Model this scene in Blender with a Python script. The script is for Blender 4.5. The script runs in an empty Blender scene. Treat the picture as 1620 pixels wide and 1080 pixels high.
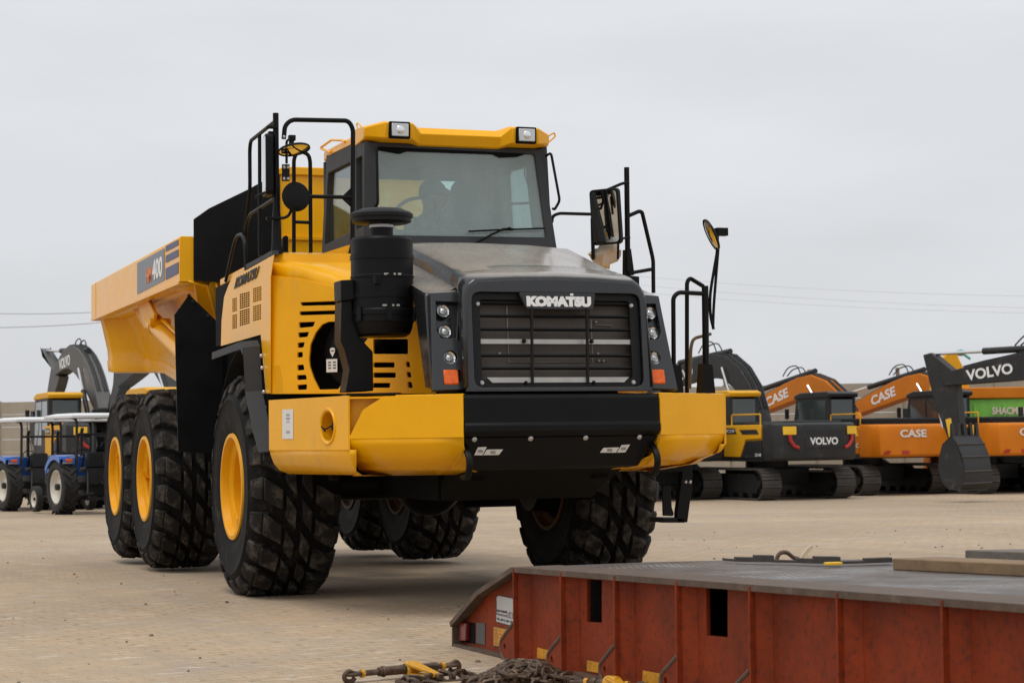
import bpy, bmesh, math, random
from mathutils import Vector, Matrix, Quaternion
R = math.radians
V = Vector
sc = bpy.context.scene
col = sc.collection

# ---------------------------------------------------------------- camera
FPX, CAMP = 3150.0, V((-5.10, -16.24, 1.26))
YAW, PIT, ROL = R(19.88), R(2.76), R(-0.77)
_d = V((math.sin(YAW)*math.cos(PIT), math.cos(YAW)*math.cos(PIT), math.sin(PIT)))
_r = V((math.cos(YAW), -math.sin(YAW), 0)); _u = _r.cross(_d)
_r2 = _r*math.cos(ROL)+_u*math.sin(ROL); _u2 = _u*math.cos(ROL)-_r*math.sin(ROL)
cam = bpy.data.cameras.new('camera'); camo = bpy.data.objects.new('camera', cam); col.objects.link(camo)
camo.matrix_world = Matrix(((_r2.x, _u2.x, -_d.x, CAMP.x), (_r2.y, _u2.y, -_d.y, CAMP.y), (_r2.z, _u2.z, -_d.z, CAMP.z), (0, 0, 0, 1)))
cam.sensor_width = 36; cam.lens = 70; cam.clip_start = .1; cam.clip_end = 6000
cam.dof.use_dof = True; cam.dof.focus_distance = 15.5; cam.dof.aperture_fstop = 6.3
sc.camera = camo

# ---------------------------------------------------------------- sky and sun (overcast)
SUN_EL, SUN_AZ = R(70), R(-128)       # azimuth from +Y towards +X
world = bpy.data.worlds.new('World'); sc.world = world; world.use_nodes = True
nt = world.node_tree; nt.nodes.clear()
def N(t, kind, **kw):
    n = t.nodes.new(kind)
    for k, v in kw.items():
        if k in n.inputs: n.inputs[k].default_value = v
        else: setattr(n, k, v)
    return n
wo = N(nt, 'ShaderNodeOutputWorld'); bg = N(nt, 'ShaderNodeBackground', Strength=.1)
sky = N(nt, 'ShaderNodeTexSky'); sky.sky_type = 'NISHITA'; sky.sun_disc = False
sky.sun_elevation = SUN_EL; sky.sun_rotation = SUN_AZ; sky.air_density = 1.2; sky.dust_density = 2.5
tc = N(nt, 'ShaderNodeTexCoord'); sep = N(nt, 'ShaderNodeSeparateXYZ')
nt.links.new(tc.outputs['Generated'], sep.inputs[0])
ramp = N(nt, 'ShaderNodeValToRGB')
cr = ramp.color_ramp; cr.elements[0].position = 0; cr.elements[0].color = (.66, .675, .70, 1)
cr.elements[1].position = 1; cr.elements[1].color = (.95, .97, 1, 1)
for p_, c_ in ((.06, (.69, .705, .735, 1)), (.13, (.735, .75, .78, 1)), (.22, (.79, .805, .84, 1)), (.45, (.88, .90, .93, 1))):
    e = cr.elements.new(p_); e.color = c_
nt.links.new(sep.outputs['Z'], ramp.inputs[0])
mp = N(nt, 'ShaderNodeMapping'); mp.inputs['Scale'].default_value = (1.6, 1.6, 6.5); mp.inputs['Rotation'].default_value = (0, R(8), 0)
nz = N(nt, 'ShaderNodeTexNoise', Scale=2.3, Detail=5.0, Roughness=.48)
nt.links.new(tc.outputs['Generated'], mp.inputs[0]); nt.links.new(mp.outputs[0], nz.inputs['Vector'])
mr = N(nt, 'ShaderNodeMapRange'); mr.inputs[1].default_value = .3; mr.inputs[2].default_value = .7; mr.inputs[3].default_value = 8.7; mr.inputs[4].default_value = 9.9
nt.links.new(nz.outputs[0], mr.inputs[0])
vm = N(nt, 'ShaderNodeVectorMath', operation='SCALE')
nt.links.new(ramp.outputs[0], vm.inputs[0]); nt.links.new(mr.outputs[0], vm.inputs['Scale'])
mx = N(nt, 'ShaderNodeMix', data_type='RGBA'); mx.inputs[0].default_value = .96
nt.links.new(sky.outputs[0], mx.inputs[6]); nt.links.new(vm.outputs[0], mx.inputs[7])
nt.links.new(mx.outputs[2], bg.inputs[0]); nt.links.new(bg.outputs[0], wo.inputs[0])
sun = bpy.data.lights.new('sun', 'SUN'); sun.energy = 1.15; sun.angle = R(25); sun.color = (1, .96, .9)
suno = bpy.data.objects.new('sun', sun); col.objects.link(suno)
sd = V((math.sin(SUN_AZ)*math.cos(SUN_EL), math.cos(SUN_AZ)*math.cos(SUN_EL), math.sin(SUN_EL)))
suno.rotation_euler = sd.to_track_quat('Z', 'Y').to_euler(); suno.location = sd*50
sc.view_settings.view_transform = 'Standard'; sc.view_settings.look = 'None'
sc.view_settings.exposure = .12; sc.view_settings.gamma = 1; sc.view_settings.use_curve_mapping = False
try:
    sc.cycles.max_bounces = 7; sc.cycles.transparent_max_bounces = 12; sc.cycles.use_denoising = True
except Exception: pass

# ---------------------------------------------------------------- drafting helpers
def ray(x, y): return _d + _r2*((x-810)/FPX) + _u2*((540-y)/FPX)
def pt(x, y, X=None, Y=None, Z=None, pl=None):
    """a drawing point of the survey photograph taken onto a known real plane"""
    v = ray(x, y)
    if X is not None: t = (X-CAMP.x)/v.x
    elif Y is not None: t = (Y-CAMP.y)/v.y
    elif Z is not None: t = (Z-CAMP.z)/v.z
    else: t = (pl[0]-CAMP).dot(pl[1])/v.dot(pl[1])
    return CAMP+v*t
def vplane(a, b):                       # vertical plane through two plan points
    a = V((a[0], a[1], 0)); b = V((b[0], b[1], 0)); n = (b-a).normalized().cross(V((0, 0, 1)))
    return (a, n)
def plane3(a, b, c):
    a, b, c = V(a), V(b), V(c); return (a, (b-a).cross(c-a).normalized())
def gz(D): return -.0155*max(0.0, min(D, 52.0)-17)
def ground(px, D):
    """point on the yard, D metres ahead, at lateral offset (px-810)/FPX*D"""
    l = (px-810)/FPX*D
    p = V((CAMP.x, CAMP.y, 0))+V((math.sin(YAW), math.cos(YAW), 0))*D+V((math.cos(YAW), -math.sin(YAW), 0))*l
    p.z = gz(D); return p

MATS = {}
def mat(name, color, rough=.5, metal=0, coat=0, noise=0, nscale=6, dirt=None, dirt_amt=0, dirt_scale=3, bump=0, bscale=40, spec=.5, up_dust=None, emit=None, streak=False):
    if name in MATS: return MATS[name]
    m = bpy.data.materials.new(name); m.use_nodes = True; t = m.node_tree; b = t.nodes['Principled BSDF']
    b.inputs['Base Color'].default_value = (*color, 1); b.inputs['Roughness'].default_value = rough
    b.inputs['Metallic'].default_value = metal; b.inputs['Coat Weight'].default_value = coat; b.inputs['Coat Roughness'].default_value = .12
    b.inputs['Specular IOR Level'].default_value = spec
    co = N(t, 'ShaderNodeTexCoord').outputs['Object']
    last = None
    if noise:
        n1 = N(t, 'ShaderNodeTexNoise', Scale=nscale, Detail=5.0, Roughness=.6); t.links.new(co, n1.inputs['Vector'])
        r = N(t, 'ShaderNodeMapRange'); r.inputs[1].default_value = .3; r.inputs[2].default_value = .7
        r.inputs[3].default_value = 1-noise; r.inputs[4].default_value = 1+noise
        t.links.new(n1.outputs[0], r.inputs[0])
        s = N(t, 'ShaderNodeVectorMath', operation='SCALE'); s.inputs[0].default_value = color
        t.links.new(r.outputs[0], s.inputs['Scale']); last = s.outputs[0]
        rr = N(t, 'ShaderNodeMapRange'); rr.inputs[3].default_value = max(.02, rough-.12); rr.inputs[4].default_value = min(1, rough+.14)
        t.links.new(n1.outputs[0], rr.inputs[0]); t.links.new(rr.outputs[0], b.inputs['Roughness'])
    def mixin(fac, c2, last):
        x = N(t, 'ShaderNodeMix', data_type='RGBA'); t.links.new(fac, x.inputs[0])
        if last: t.links.new(last, x.inputs[6])
        else: x.inputs[6].default_value = (*color, 1)
        x.inputs[7].default_value = (*c2, 1); return x.outputs[2]
    if dirt:
        mpn = N(t, 'ShaderNodeMapping'); t.links.new(co, mpn.inputs[0])
        mpn.inputs['Scale'].default_value = (1, 1, .25) if streak else (1, 1, 1)
        n2 = N(t, 'ShaderNodeTexNoise', Scale=dirt_scale, Detail=8.0, Roughness=.7); t.links.new(mpn.outputs[0], n2.inputs['Vector'])
        r2 = N(t, 'ShaderNodeMapRange'); r2.inputs[1].default_value = .62-.25*dirt_amt; r2.inputs[2].default_value = .75
        r2.inputs[3].default_value = 0; r2.inputs[4].default_value = min(1, .4+dirt_amt)
        t.links.new(n2.outputs[0], r2.inputs[0]); last = mixin(r2.outputs[0], dirt, last)
    if up_dust:                          # dust that has settled on upward faces
        g = N(t, 'ShaderNodeNewGeometry'); s3 = N(t, 'ShaderNodeSeparateXYZ'); t.links.new(g.outputs['Normal'], s3.inputs[0])
        n3 = N(t, 'ShaderNodeTexNoise', Scale=5.0, Detail=8.0, Roughness=.65); t.links.new(co, n3.inputs['Vector'])
        ma = N(t, 'ShaderNodeMath', operation='MULTIPLY_ADD'); t.links.new(n3.outputs[0], ma.inputs[0]); ma.inputs[1].default_value = .18
        t.links.new(s3.outputs['Z'], ma.inputs[2])
        r3 = N(t, 'ShaderNodeMapRange'); r3.inputs[1].default_value = .84; r3.inputs[2].default_value = 1.08; r3.inputs[3].default_value = 0; r3.inputs[4].default_value = up_dust[1]
        t.links.new(ma.outputs[0], r3.inputs[0]); last = mixin(r3.outputs[0], up_dust[0], last)
    if last: t.links.new(last, b.inputs['Base Color'])
    if bump:
        n4 = N(t, 'ShaderNodeTexNoise', Scale=bscale, Detail=4.0); t.links.new(co, n4.inputs['Vector'])
        bm_ = N(t, 'ShaderNodeBump', Strength=bump, Distance=.01); t.links.new(n4.outputs[0], bm_.inputs['Height']); t.links.new(bm_.outputs[0], b.inputs['Normal'])
    if emit: b.inputs['Emission Color'].default_value = (*emit[0], 1); b.inputs['Emission Strength'].default_value = emit[1]
    MATS[name] = m; return m
def glassmat(name, tint, gloss=.12, film=(.35, .36, .35), filmamt=.12):
    m = bpy.data.materials.new(name); m.use_nodes = True; t = m.node_tree; t.nodes.clear()
    o = N(t, 'ShaderNodeOutputMaterial'); tr = N(t, 'ShaderNodeBsdfTransparent'); tr.inputs[0].default_value = (*tint, 1)
    gl = N(t, 'ShaderNodeBsdfGlossy', Roughness=.03); di = N(t, 'ShaderNodeBsdfDiffuse'); di.inputs[0].default_value = (*film, 1)
    lw = N(t, 'ShaderNodeLayerWeight', Blend=.25); r = N(t, 'ShaderNodeMapRange'); r.inputs[3].default_value = gloss*.5; r.inputs[4].default_value = min(1, gloss*5)
    t.links.new(lw.outputs['Fresnel'], r.inputs[0])
    a = N(t, 'ShaderNodeMixShader'); b = N(t, 'ShaderNodeMixShader')
    co = N(t, 'ShaderNodeTexCoord'); mpn = N(t, 'ShaderNodeMapping'); mpn.inputs['Scale'].default_value = (5, 5, .6)
    n2 = N(t, 'ShaderNodeTexNoise', Scale=3.0, Detail=6.0); t.links.new(co.outputs['Object'], mpn.inputs[0]); t.links.new(mpn.outputs[0], n2.inputs['Vector'])
    r2 = N(t, 'ShaderNodeMapRange'); r2.inputs[3].default_value = filmamt*.8; r2.inputs[4].default_value = filmamt*1.25; t.links.new(n2.outputs[0], r2.inputs[0])
    t.links.new(r2.outputs[0], a.inputs[0]); t.links.new(tr.outputs[0], a.inputs[1]); t.links.new(di.outputs[0], a.inputs[2])
    t.links.new(r.outputs[0], b.inputs[0]); t.links.new(a.outputs[0], b.inputs[1]); t.links.new(gl.outputs[0], b.inputs[2]); t.links.new(b.outputs[0], o.inputs[0])
    MATS[name] = m; return m

def setup(o, mt, parent=None, bevel=0, solid=0, seg=2):
    if mt is not None and hasattr(o.data, 'materials') and not o.data.materials: o.data.materials.append(mt)
    col.objects.link(o)
    if parent: o.parent = parent
    if solid:
        s = o.modifiers.new('thickness', 'SOLIDIFY'); s.thickness = solid; s.offset = 0
    if bevel:
        b = o.modifiers.new('edge', 'BEVEL'); b.width = bevel; b.segments = seg; b.limit_method = 'ANGLE'; b.angle_limit = R(32)
    return o
def finish(me, smooth=True, ang=32):
    if smooth:
        for p in me.polygons: p.use_smooth = True
        me.set_sharp_from_angle(angle=R(ang))
    me.update()

class G:
    """collects shapes and links them as ONE mesh object"""
    def __init__(s): s.v = []; s.f = []
    def add(s, vs, fs, M=None):
        k = len(s.v); s.v += [M @ V(p) if M else V(p) for p in vs]; s.f += [tuple(i+k for i in f) for f in fs]; return s
    def box(s, c, size, M=None, rz=0, taper=1):
        c = V(c); hx, hy, hz = [a/2 for a in size]
        q = Matrix.Rotation(rz, 3, 'Z')
        vs = [c+q @ V((x*hx*(taper if z > 0 else 1), y*hy*(taper if z > 0 else 1), z*hz)) for z in (-1, 1) for x, y in ((-1, -1), (1, -1), (1, 1), (-1, 1))]
        return s.add(vs, [(3, 2, 1, 0), (4, 5, 6, 7), (0, 1, 5, 4), (1, 2, 6, 5), (2, 3, 7, 6), (3, 0, 4, 7)], M)
    def bx(s, a, b): return s.box([(p+q)/2 for p, q in zip(a, b)], [abs(p-q) for p, q in zip(a, b)])
    def prism(s, pts, vec, M=None):
        n = len(pts); vec = V(vec); a = [V(p) for p in pts]
        vs = a+[p+vec for p in a]
        nrm = V((0, 0, 0))
        for i in range(n): nrm += (a[i]).cross(a[(i+1) % n])
        fl = nrm.dot(vec) > 0
        f = [tuple(range(n)), tuple(range(2*n-1, n-1, -1))]+[(i, i+n, (i+1) % n+n, (i+1) % n) for i in range(n)]
        if fl: f = [tuple(reversed(q)) for q in f]
        return s.add(vs, f, M)
    def yz(s, pts, x0, x1): return s.prism([(x0, a, b) for a, b in pts], (x1-x0, 0, 0))
    def tube(s, pts, r, seg=10, closed=False, fillet=0, r2=None):
        P = [V(p) for p in pts]
        if fillet: P = fil(P, fillet, closed)
        n = len(P); rings = []
        prev = None
        for i in range(n):
            a = P[i-1] if (i > 0 or closed) else P[i]; b = P[(i+1) % n] if (i < n-1 or closed) else P[i]
            t = (b-a).normalized() if (b-a).length > 1e-9 else V((0, 0, 1))
            if prev is None:
                x = t.cross(V((0, 0, 1)));
                if x.length < .1: x = t.cross(V((1, 0, 0)))
                x.normalize()
            else:
                x = prev-t*prev.dot(t); x.normalize()
            prev = x; y = t.cross(x)
            rad = r if r2 is None else r+(r2-r)*i/(n-1)
            rings.append([P[i]+(x*math.cos(2*math.pi*k/seg)+y*math.sin(2*math.pi*k/seg))*rad for k in range(seg)])
        vs = [p for q in rings for p in q]; f = []
        for i in range(n if closed else n-1):
            j = (i+1) % n
            for k in range(seg):
                l = (k+1) % seg; f.append((i*seg+k, i*seg+l, j*seg+l, j*seg+k))
        if not closed:
            f.append(tuple(reversed(range(seg)))); f.append(tuple((n-1)*seg+k for k in range(seg)))
        return s.add(vs, f)
    def lathe(s, prof, o=(0, 0, 0), axis='Z', seg=32, a0=0, a1=2*math.pi):
        """prof: (radius, height along the axis)"""
        o = V(o); ax = {'X': (V((0, 1, 0)), V((0, 0, 1)), V((1, 0, 0))), 'Y': (V((0, 0, 1)), V((1, 0, 0)), V((0, 1, 0))), 'Z': (V((1, 0, 0)), V((0, 1, 0)), V((0, 0, 1)))}[axis] if isinstance(axis, str) else axis
        full = abs(a1-a0-2*math.pi) < 1e-6; m = seg if full else seg+1; vs = []; f = []
        for r, h in prof:
            for k in range(m):
                a = a0+(a1-a0)*k/seg; vs.append(o+(ax[0]*math.cos(a)+ax[1]*math.sin(a))*r+ax[2]*h)
        for i in range(len(prof)-1):
            for k in range(seg):
                l = (k+1) % m; f.append((i*m+k, i*m+l, (i+1)*m+l, (i+1)*m+k))
        return s.add(vs, f)
    def cyl(s, a, b, r, seg=16): return s.tube([a, b], r, seg)
    def loft(s, secs, closed=True, cap=True):
        n = len(secs[0]); vs = [V(p) for q in secs for p in q]; f = []
        for i in range(len(secs)-1):
            for k in range(n if closed else n-1):
                l = (k+1) % n; f.append((i*n+k, i*n+l, (i+1)*n+l, (i+1)*n+k))
        if cap and closed: f.append(tuple(reversed(range(n)))); f.append(tuple((len(secs)-1)*n+k for k in range(n)))
        return s.add(vs, f)
    def quad(s, *p): return s.add(p, [tuple(range(len(p)))])
    def sphere(s, c, r, sx=1, sy=1, sz=1, seg=16, rings=10):
        prof = [(math.sin(math.pi*i/rings)*r, -math.cos(math.pi*i/rings)*r) for i in range(rings+1)]
        g = G().lathe(prof, seg=seg); return s.add([V((p.x*sx, p.y*sy, p.z*sz))+V(c) for p in g.v], g.f)
    def build(s, name, mt, parent=None, bevel=0, smooth=True, solid=0, off=None, ang=32, seg=2):
        if name == 'bolt' and len(s.v) > 32 and off is None:
            for k in range(0, len(s.v), 32):
                q = G(); q.v = s.v[k:k+32]; q.f = [tuple(i-k for i in f) for f in s.f if k <= f[0] < k+32]; o = q.build(name, mt, parent, bevel, smooth)
            return o
        me = bpy.data.meshes.new(name); o0 = V(off) if off is not None else V((0, 0, 0))
        me.from_pydata([p-o0 for p in s.v], [], s.f)
        bm = bmesh.new(); bm.from_mesh(me); bmesh.ops.remove_doubles(bm, verts=bm.verts, dist=1e-5)
        bmesh.ops.recalc_face_normals(bm, faces=bm.faces); bm.to_mesh(me); bm.free()
        finish(me, smooth, ang); me.materials.append(mt)
        o = bpy.data.objects.new(name, me); setup(o, mt, parent, bevel, solid, seg)
        if off is not None and not parent: o.location = o0
        return o
def fil(P, r, closed=False, k=5):
    out = []; n = len(P)
    for i, p in enumerate(P):
        if not closed and i in (0, n-1): out.append(p); continue
        a = P[i-1]; b = P[(i+1) % n]; rr = min(r, (a-p).length*.49, (b-p).length*.49)
        s = p+(a-p).normalized()*rr; e = p+(b-p).normalized()*rr
        for j in range(k+1):
            t = j/k; out.append(s*(1-t)**2+p*2*t*(1-t)+e*t*t)
    return out
def fil2(pts, r, k=4): return [(p.x, p.y) for p in fil([V((a, b, 0)) for a, b in pts], r, True, k)]

def plate(outer, holes, frame, th, name, mt, parent=None, bevel=.003, off=0, rnd=0, hrnd=0, loc=None):
    """flat sheet with real holes. outer/holes: 3D points on the frame's plane. frame=(point, normal pointing outwards)"""
    o, n = V(frame[0]), V(frame[1]).normalized()
    x = V((0, 0, 1)).cross(n)
    if x.length < .05: x = V((1, 0, 0))
    x.normalize(); y = n.cross(x)
    cu = bpy.data.curves.new(name, 'CURVE'); cu.dimensions = '2D'; cu.fill_mode = 'BOTH'; cu.extrude = th/2; cu.bevel_depth = bevel; cu.bevel_resolution = 1
    def add(P, r):
        q = [((p-o).dot(x), (p-o).dot(y)) for p in map(V, P)]
        if r: q = fil2(q, r)
        sp = cu.splines.new('POLY'); sp.points.add(len(q)-1); sp.use_cyclic_u = True
        for i, (a, b) in enumerate(q): sp.points[i].co = (a, b, 0, 1)
    add(outer, rnd)
    for h in holes: add(h, hrnd)
    tmp = bpy.data.objects.new('tmp', cu); me = bpy.data.meshes.new_from_object(tmp); bpy.data.objects.remove(tmp); bpy.data.curves.remove(cu)
    M = Matrix(((x.x, y.x, n.x, o.x+n.x*off), (x.y, y.y, n.y, o.y+n.y*off), (x.z, y.z, n.z, o.z+n.z*off), (0, 0, 0, 1)))
    me.transform(M)
    me.name = name; finish(me, True, 30); me.materials.clear(); me.materials.append(mt)
    ob = bpy.data.objects.new(name, me); setup(ob, mt, parent)
    return ob
def text(s, bl, br, tl, mt, parent, name='lettering', depth=.004, bold=.02, tl2=None):
    """writing stretched over the parallelogram bottom-left, bottom-right, top-left"""
    cu = bpy.data.curves.new(name, 'FONT'); cu.body = s; cu.extrude = .01; cu.offset = bold; cu.resolution_u = 3
    tmp = bpy.data.objects.new('tmp', cu); me = bpy.data.meshes.new_from_object(tmp); bpy.data.objects.remove(tmp); bpy.data.curves.remove(cu)
    xs = [v.co.x for v in me.vertices]; ys = [v.co.y for v in me.vertices]
    x0, x1, y0, y1 = min(xs), max(xs), min(ys), max(ys)
    bl, br, tl = V(bl), V(br), V(tl); ex, ey = br-bl, tl-bl; n = ex.cross(ey).normalized()
    for v in me.vertices:
        v.co = bl+ex*((v.co.x-x0)/(x1-x0))+ey*((v.co.y-y0)/(y1-y0))+n*(depth if v.co.z > 0 else -.001)
    me.name = name; me.materials.clear(); me.materials.append(mt); me.update()
    o = bpy.data.objects.new(name, me); setup(o, mt, parent); return o
def decal(pts, n, mt, name, parent, th=.002, off=.004):
    n = V(n).normalized(); P = [V(p)+n*off for p in pts]
    return G().prism(P, n*th).build(name, mt, parent, smooth=False)
def thing(name, label, cat, loc=(0, 0, 0), rz=0, group=None, kind=None):
    o = bpy.data.objects.new(name, None); o.empty_display_size = .2; col.objects.link(o); o.location = loc; o.rotation_euler = (0, 0, rz)
    return tag(o, label, cat, group, kind)
def tag(o, label=None, cat=None, group=None, kind=None):
    if label: o['label'] = label
    if cat: o['category'] = cat
    if group: o['group'] = group
    if kind: o['kind'] = kind
    return o
def kids(o): return list(o.children)
def copy_tree(o, parent=None):
    c = o.copy(); col.objects.link(c)
    if parent: c.parent = parent
    for ch in kids(o): copy_tree(ch, c)
    return c
def bolt(g, p, n, r=.016, h=.012):
    n = V(n).normalized(); x = n.orthogonal().normalized(); y = n.cross(x)
    g.lathe([(r*.1, h), (r*.6, h), (r, h*.45), (r, 0)], p, (x, y, n), 8)

# ---------------------------------------------------------------- materials
YEL = mat('yellow_paint', (.89, .425, .002), .26, coat=.08, spec=.25, noise=.05, nscale=2.5, dirt=(.50, .30, .08), dirt_amt=.08, dirt_scale=5, streak=True, up_dust=((.55, .42, .25), .12))
YELD = mat('yellow_plain_paint', (.80, .37, .002), .40, spec=.2, noise=.06, nscale=4, up_dust=((.5, .38, .22), .15))
HOOD = mat('charcoal_bonnet_paint', (.019, .020, .022), .26, coat=.35, spec=.4, noise=.15, nscale=3, up_dust=((.42, .365, .305), .72))
DRK = mat('black_satin_paint', (.0055, .0055, .006), .42, noise=.2, nscale=5, spec=.16)
DRKG = mat('dark_grey_plastic', (.011, .0113, .012), .5, noise=.15, nscale=5, spec=.2, bump=.04, bscale=120)
MUD = mat('grey_rubber_mudguard', (.036, .038, .041), .6, noise=.12, spec=.3)
BLK = mat('matt_black', (.0035, .0035, .0035), .8, spec=.15)
RUB = mat('tyre_rubber', (.006, .0057, .0054), .72, noise=.3, nscale=6, spec=.16, dirt=(.07, .058, .048), dirt_amt=.3, dirt_scale=7, bump=.15, bscale=60)
LUG = mat('scuffed_tread_rubber', (.017, .0155, .014), .7, noise=.35, nscale=9, spec=.2, dirt=(.14, .118, .095), dirt_amt=.5, dirt_scale=9, bump=.25, bscale=70)
STL = mat('bright_steel', (.42, .41, .39), .42, metal=.6, noise=.12, nscale=8)
BOLT = mat('zinc_bolt', (.5, .5, .5), .35, metal=.8)
WHT = mat('white_sticker', (.72, .71, .68), .5)
LET = mat('white_letter_paint', (.8, .8, .8), .45)
PRT = mat('dark_print', (.05, .05, .06), .6)
LENS = mat('lamp_lens', (.55, .56, .56), .08, coat=1, metal=.35)
REFL = mat('lamp_reflector', (.75, .76, .76), .12, metal=1)
ORG = mat('orange_lens', (.80, .12, .004), .25, coat=.3, spec=.3, noise=.2, nscale=30)
RED = mat('red_lens', (.5, .02, .015), .25, coat=1)
MIR = mat('mirror_glass', (.6, .62, .62), .02, metal=1)
GLS = glassmat('tinted_glass', (.84, .98, .96), .07, (.62, .68, .67), .21)
GLB = glassmat('side_glass', (.90, .98, .97), .14, (.30, .32, .31), .06)

# ---------------------------------------------------------------- yard
def paver_mat():
    m = bpy.data.materials.new('dusty_block_paving'); m.use_nodes = True; t = m.node_tree; b = t.nodes['Principled BSDF']; b.inputs['Roughness'].default_value = .9
    co = N(t, 'ShaderNodeTexCoord').outputs['Object']
    L = t.links.new
    wv = N(t, 'ShaderNodeTexNoise', Scale=9.0, Detail=2.0); L(co, wv.inputs['Vector'])
    wa = N(t, 'ShaderNodeVectorMath', operation='MULTIPLY_ADD'); wa.inputs[1].default_value = (.03, .03, 0); L(wv.outputs['Color'], wa.inputs[0]); L(co, wa.inputs[2])
    mpn = N(t, 'ShaderNodeMapping'); mpn.inputs['Rotation'].default_value = (0, 0, R(-12)); L(wa.outputs[0], mpn.inputs[0])
    br = N(t, 'ShaderNodeTexBrick', Scale=1.0); br.inputs['Brick Width'].default_value = .23; br.inputs['Row Height'].default_value = .115; br.inputs['Mortar Size'].default_value = .008; br.inputs['Mortar Smooth'].default_value = .4
    br.inputs['Color1'].default_value = (.49, .36, .235, 1); br.inputs['Color2'].default_value = (.44, .325, .21, 1); br.inputs['Mortar'].default_value = (.20, .145, .09, 1)
    L(mpn.outputs[0], br.inputs['Vector'])
    n1 = N(t, 'ShaderNodeTexNoise', Scale=.35, Detail=8.0, Roughness=.62); L(co, n1.inputs['Vector'])
    r1 = N(t, 'ShaderNodeMapRange'); r1.inputs[1].default_value = .38; r1.inputs[2].default_value = .62; r1.inputs[3].default_value = .15; r1.inputs[4].default_value = .85; L(n1.outputs[0], r1.inputs[0])
    dust = N(t, 'ShaderNodeMix', data_type='RGBA'); L(r1.outputs[0], dust.inputs[0]); L(br.outputs['Color'], dust.inputs[6]); dust.inputs[7].default_value = (.485, .355, .225, 1)
    # grey worn patches
    n2 = N(t, 'ShaderNodeTexNoise', Scale=1.1, Detail=9.0, Roughness=.72); L(co, n2.inputs['Vector'])
    r2 = N(t, 'ShaderNodeMapRange'); r2.inputs[1].default_value = .45; r2.inputs[2].default_value = .66; r2.inputs[3].default_value = 0; r2.inputs[4].default_value = .75; L(n2.outputs[0], r2.inputs[0])
    grey = N(t, 'ShaderNodeMix', data_type='RGBA'); L(r2.outputs[0], grey.inputs[0]); L(dust.outputs[2], grey.inputs[6]); grey.inputs[7].default_value = (.36, .30, .235, 1)
    # pale scuffs
    mp3 = N(t, 'ShaderNodeMapping'); mp3.inputs['Scale'].default_value = (.7, 2.2, 1); mp3.inputs['Rotation'].default_value = (0, 0, R(20)); L(co, mp3.inputs[0])
    n3 = N(t, 'ShaderNodeTexNoise', Scale=4.0, Detail=10.0, Roughness=.75); L(mp3.outputs[0], n3.inputs['Vector'])
    r3 = N(t, 'ShaderNodeMapRange'); r3.inputs[1].default_value = .555; r3.inputs[2].default_value = .64; r3.inputs[3].default_value = 0; r3.inputs[4].default_value = .85; L(n3.outputs[0], r3.inputs[0])
    pale = N(t, 'ShaderNodeMix', data_type='RGBA'); L(r3.outputs[0], pale.inputs[0]); L(grey.outputs[2], pale.inputs[6]); pale.inputs[7].default_value = (.66, .57, .47, 1)
    # open joint corners and grit: dark specks
    vo = N(t, 'ShaderNodeTexVoronoi', Scale=5.0); vo.inputs['Randomness'].default_value = .42; L(mpn.outputs[0], vo.inputs['Vector'])
    r4 = N(t, 'ShaderNodeMapRange'); r4.inputs[1].default_value = .085; r4.inputs[2].default_value = .16; r4.inputs[3].default_value = .7; r4.inputs[4].default_value = 0; L(vo.outputs['Distance'], r4.inputs[0])
    m4 = N(t, 'ShaderNodeMath', operation='MULTIPLY'); L(r4.outputs[0], m4.inputs[0])
    n5 = N(t, 'ShaderNodeTexNoise', Scale=1.7, Detail=3.0); L(co, n5.inputs['Vector'])
    r5 = N(t, 'ShaderNodeMapRange'); r5.inputs[1].default_value = .38; r5.inputs[2].default_value = .5; L(n5.outputs[0], r5.inputs[0]); L(r5.outputs[0], m4.inputs[1])
    sp = N(t, 'ShaderNodeMix', data_type='RGBA'); L(m4.outputs[0], sp.inputs[0]); L(pale.outputs[2], sp.inputs[6]); sp.inputs[7].default_value = (.13, .095, .06, 1)
    n6 = N(t, 'ShaderNodeTexNoise', Scale=60.0, Detail=4.0, Roughness=.7); L(co, n6.inputs['Vector'])
    r6 = N(t, 'ShaderNodeMapRange'); r6.inputs[1].default_value = .3; r6.inputs[2].default_value = .7; r6.inputs[3].default_value = .70; r6.inputs[4].default_value = 1.05; L(n6.outputs[0], r6.inputs[0])
    # broad stains and tyre tracks running with the truck
    mp7 = N(t, 'ShaderNodeMapping'); mp7.inputs['Scale'].default_value = (1.7, .10, 1); mp7.inputs['Rotation'].default_value = (0, 0, R(-14)); L(co, mp7.inputs[0])
    n7 = N(t, 'ShaderNodeTexNoise', Scale=1.0, Detail=5.0, Roughness=.6); L(mp7.outputs[0], n7.inputs['Vector'])
    r7 = N(t, 'ShaderNodeMapRange'); r7.inputs[1].default_value = .52; r7.inputs[2].default_value = .68; r7.inputs[3].default_value = 0; r7.inputs[4].default_value = .22; L(n7.outputs[0], r7.inputs[0])
    tk = N(t, 'ShaderNodeMix', data_type='RGBA'); L(r7.outputs[0], tk.inputs[0]); L(sp.outputs[2], tk.inputs[6]); tk.inputs[7].default_value = (.22, .175, .125, 1)
    n8 = N(t, 'ShaderNodeTexNoise', Scale=.13, Detail=4.0, Roughness=.5); L(co, n8.inputs['Vector'])
    r8 = N(t, 'ShaderNodeMapRange'); r8.inputs[1].default_value = .35; r8.inputs[2].default_value = .65; r8.inputs[3].default_value = .88; r8.inputs[4].default_value = 1.10; L(n8.outputs[0], r8.inputs[0])
    ts = N(t, 'ShaderNodeVectorMath', operation='SCALE'); L(tk.outputs[2], ts.inputs[0]); L(r8.outputs[0], ts.inputs['Scale'])
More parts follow.
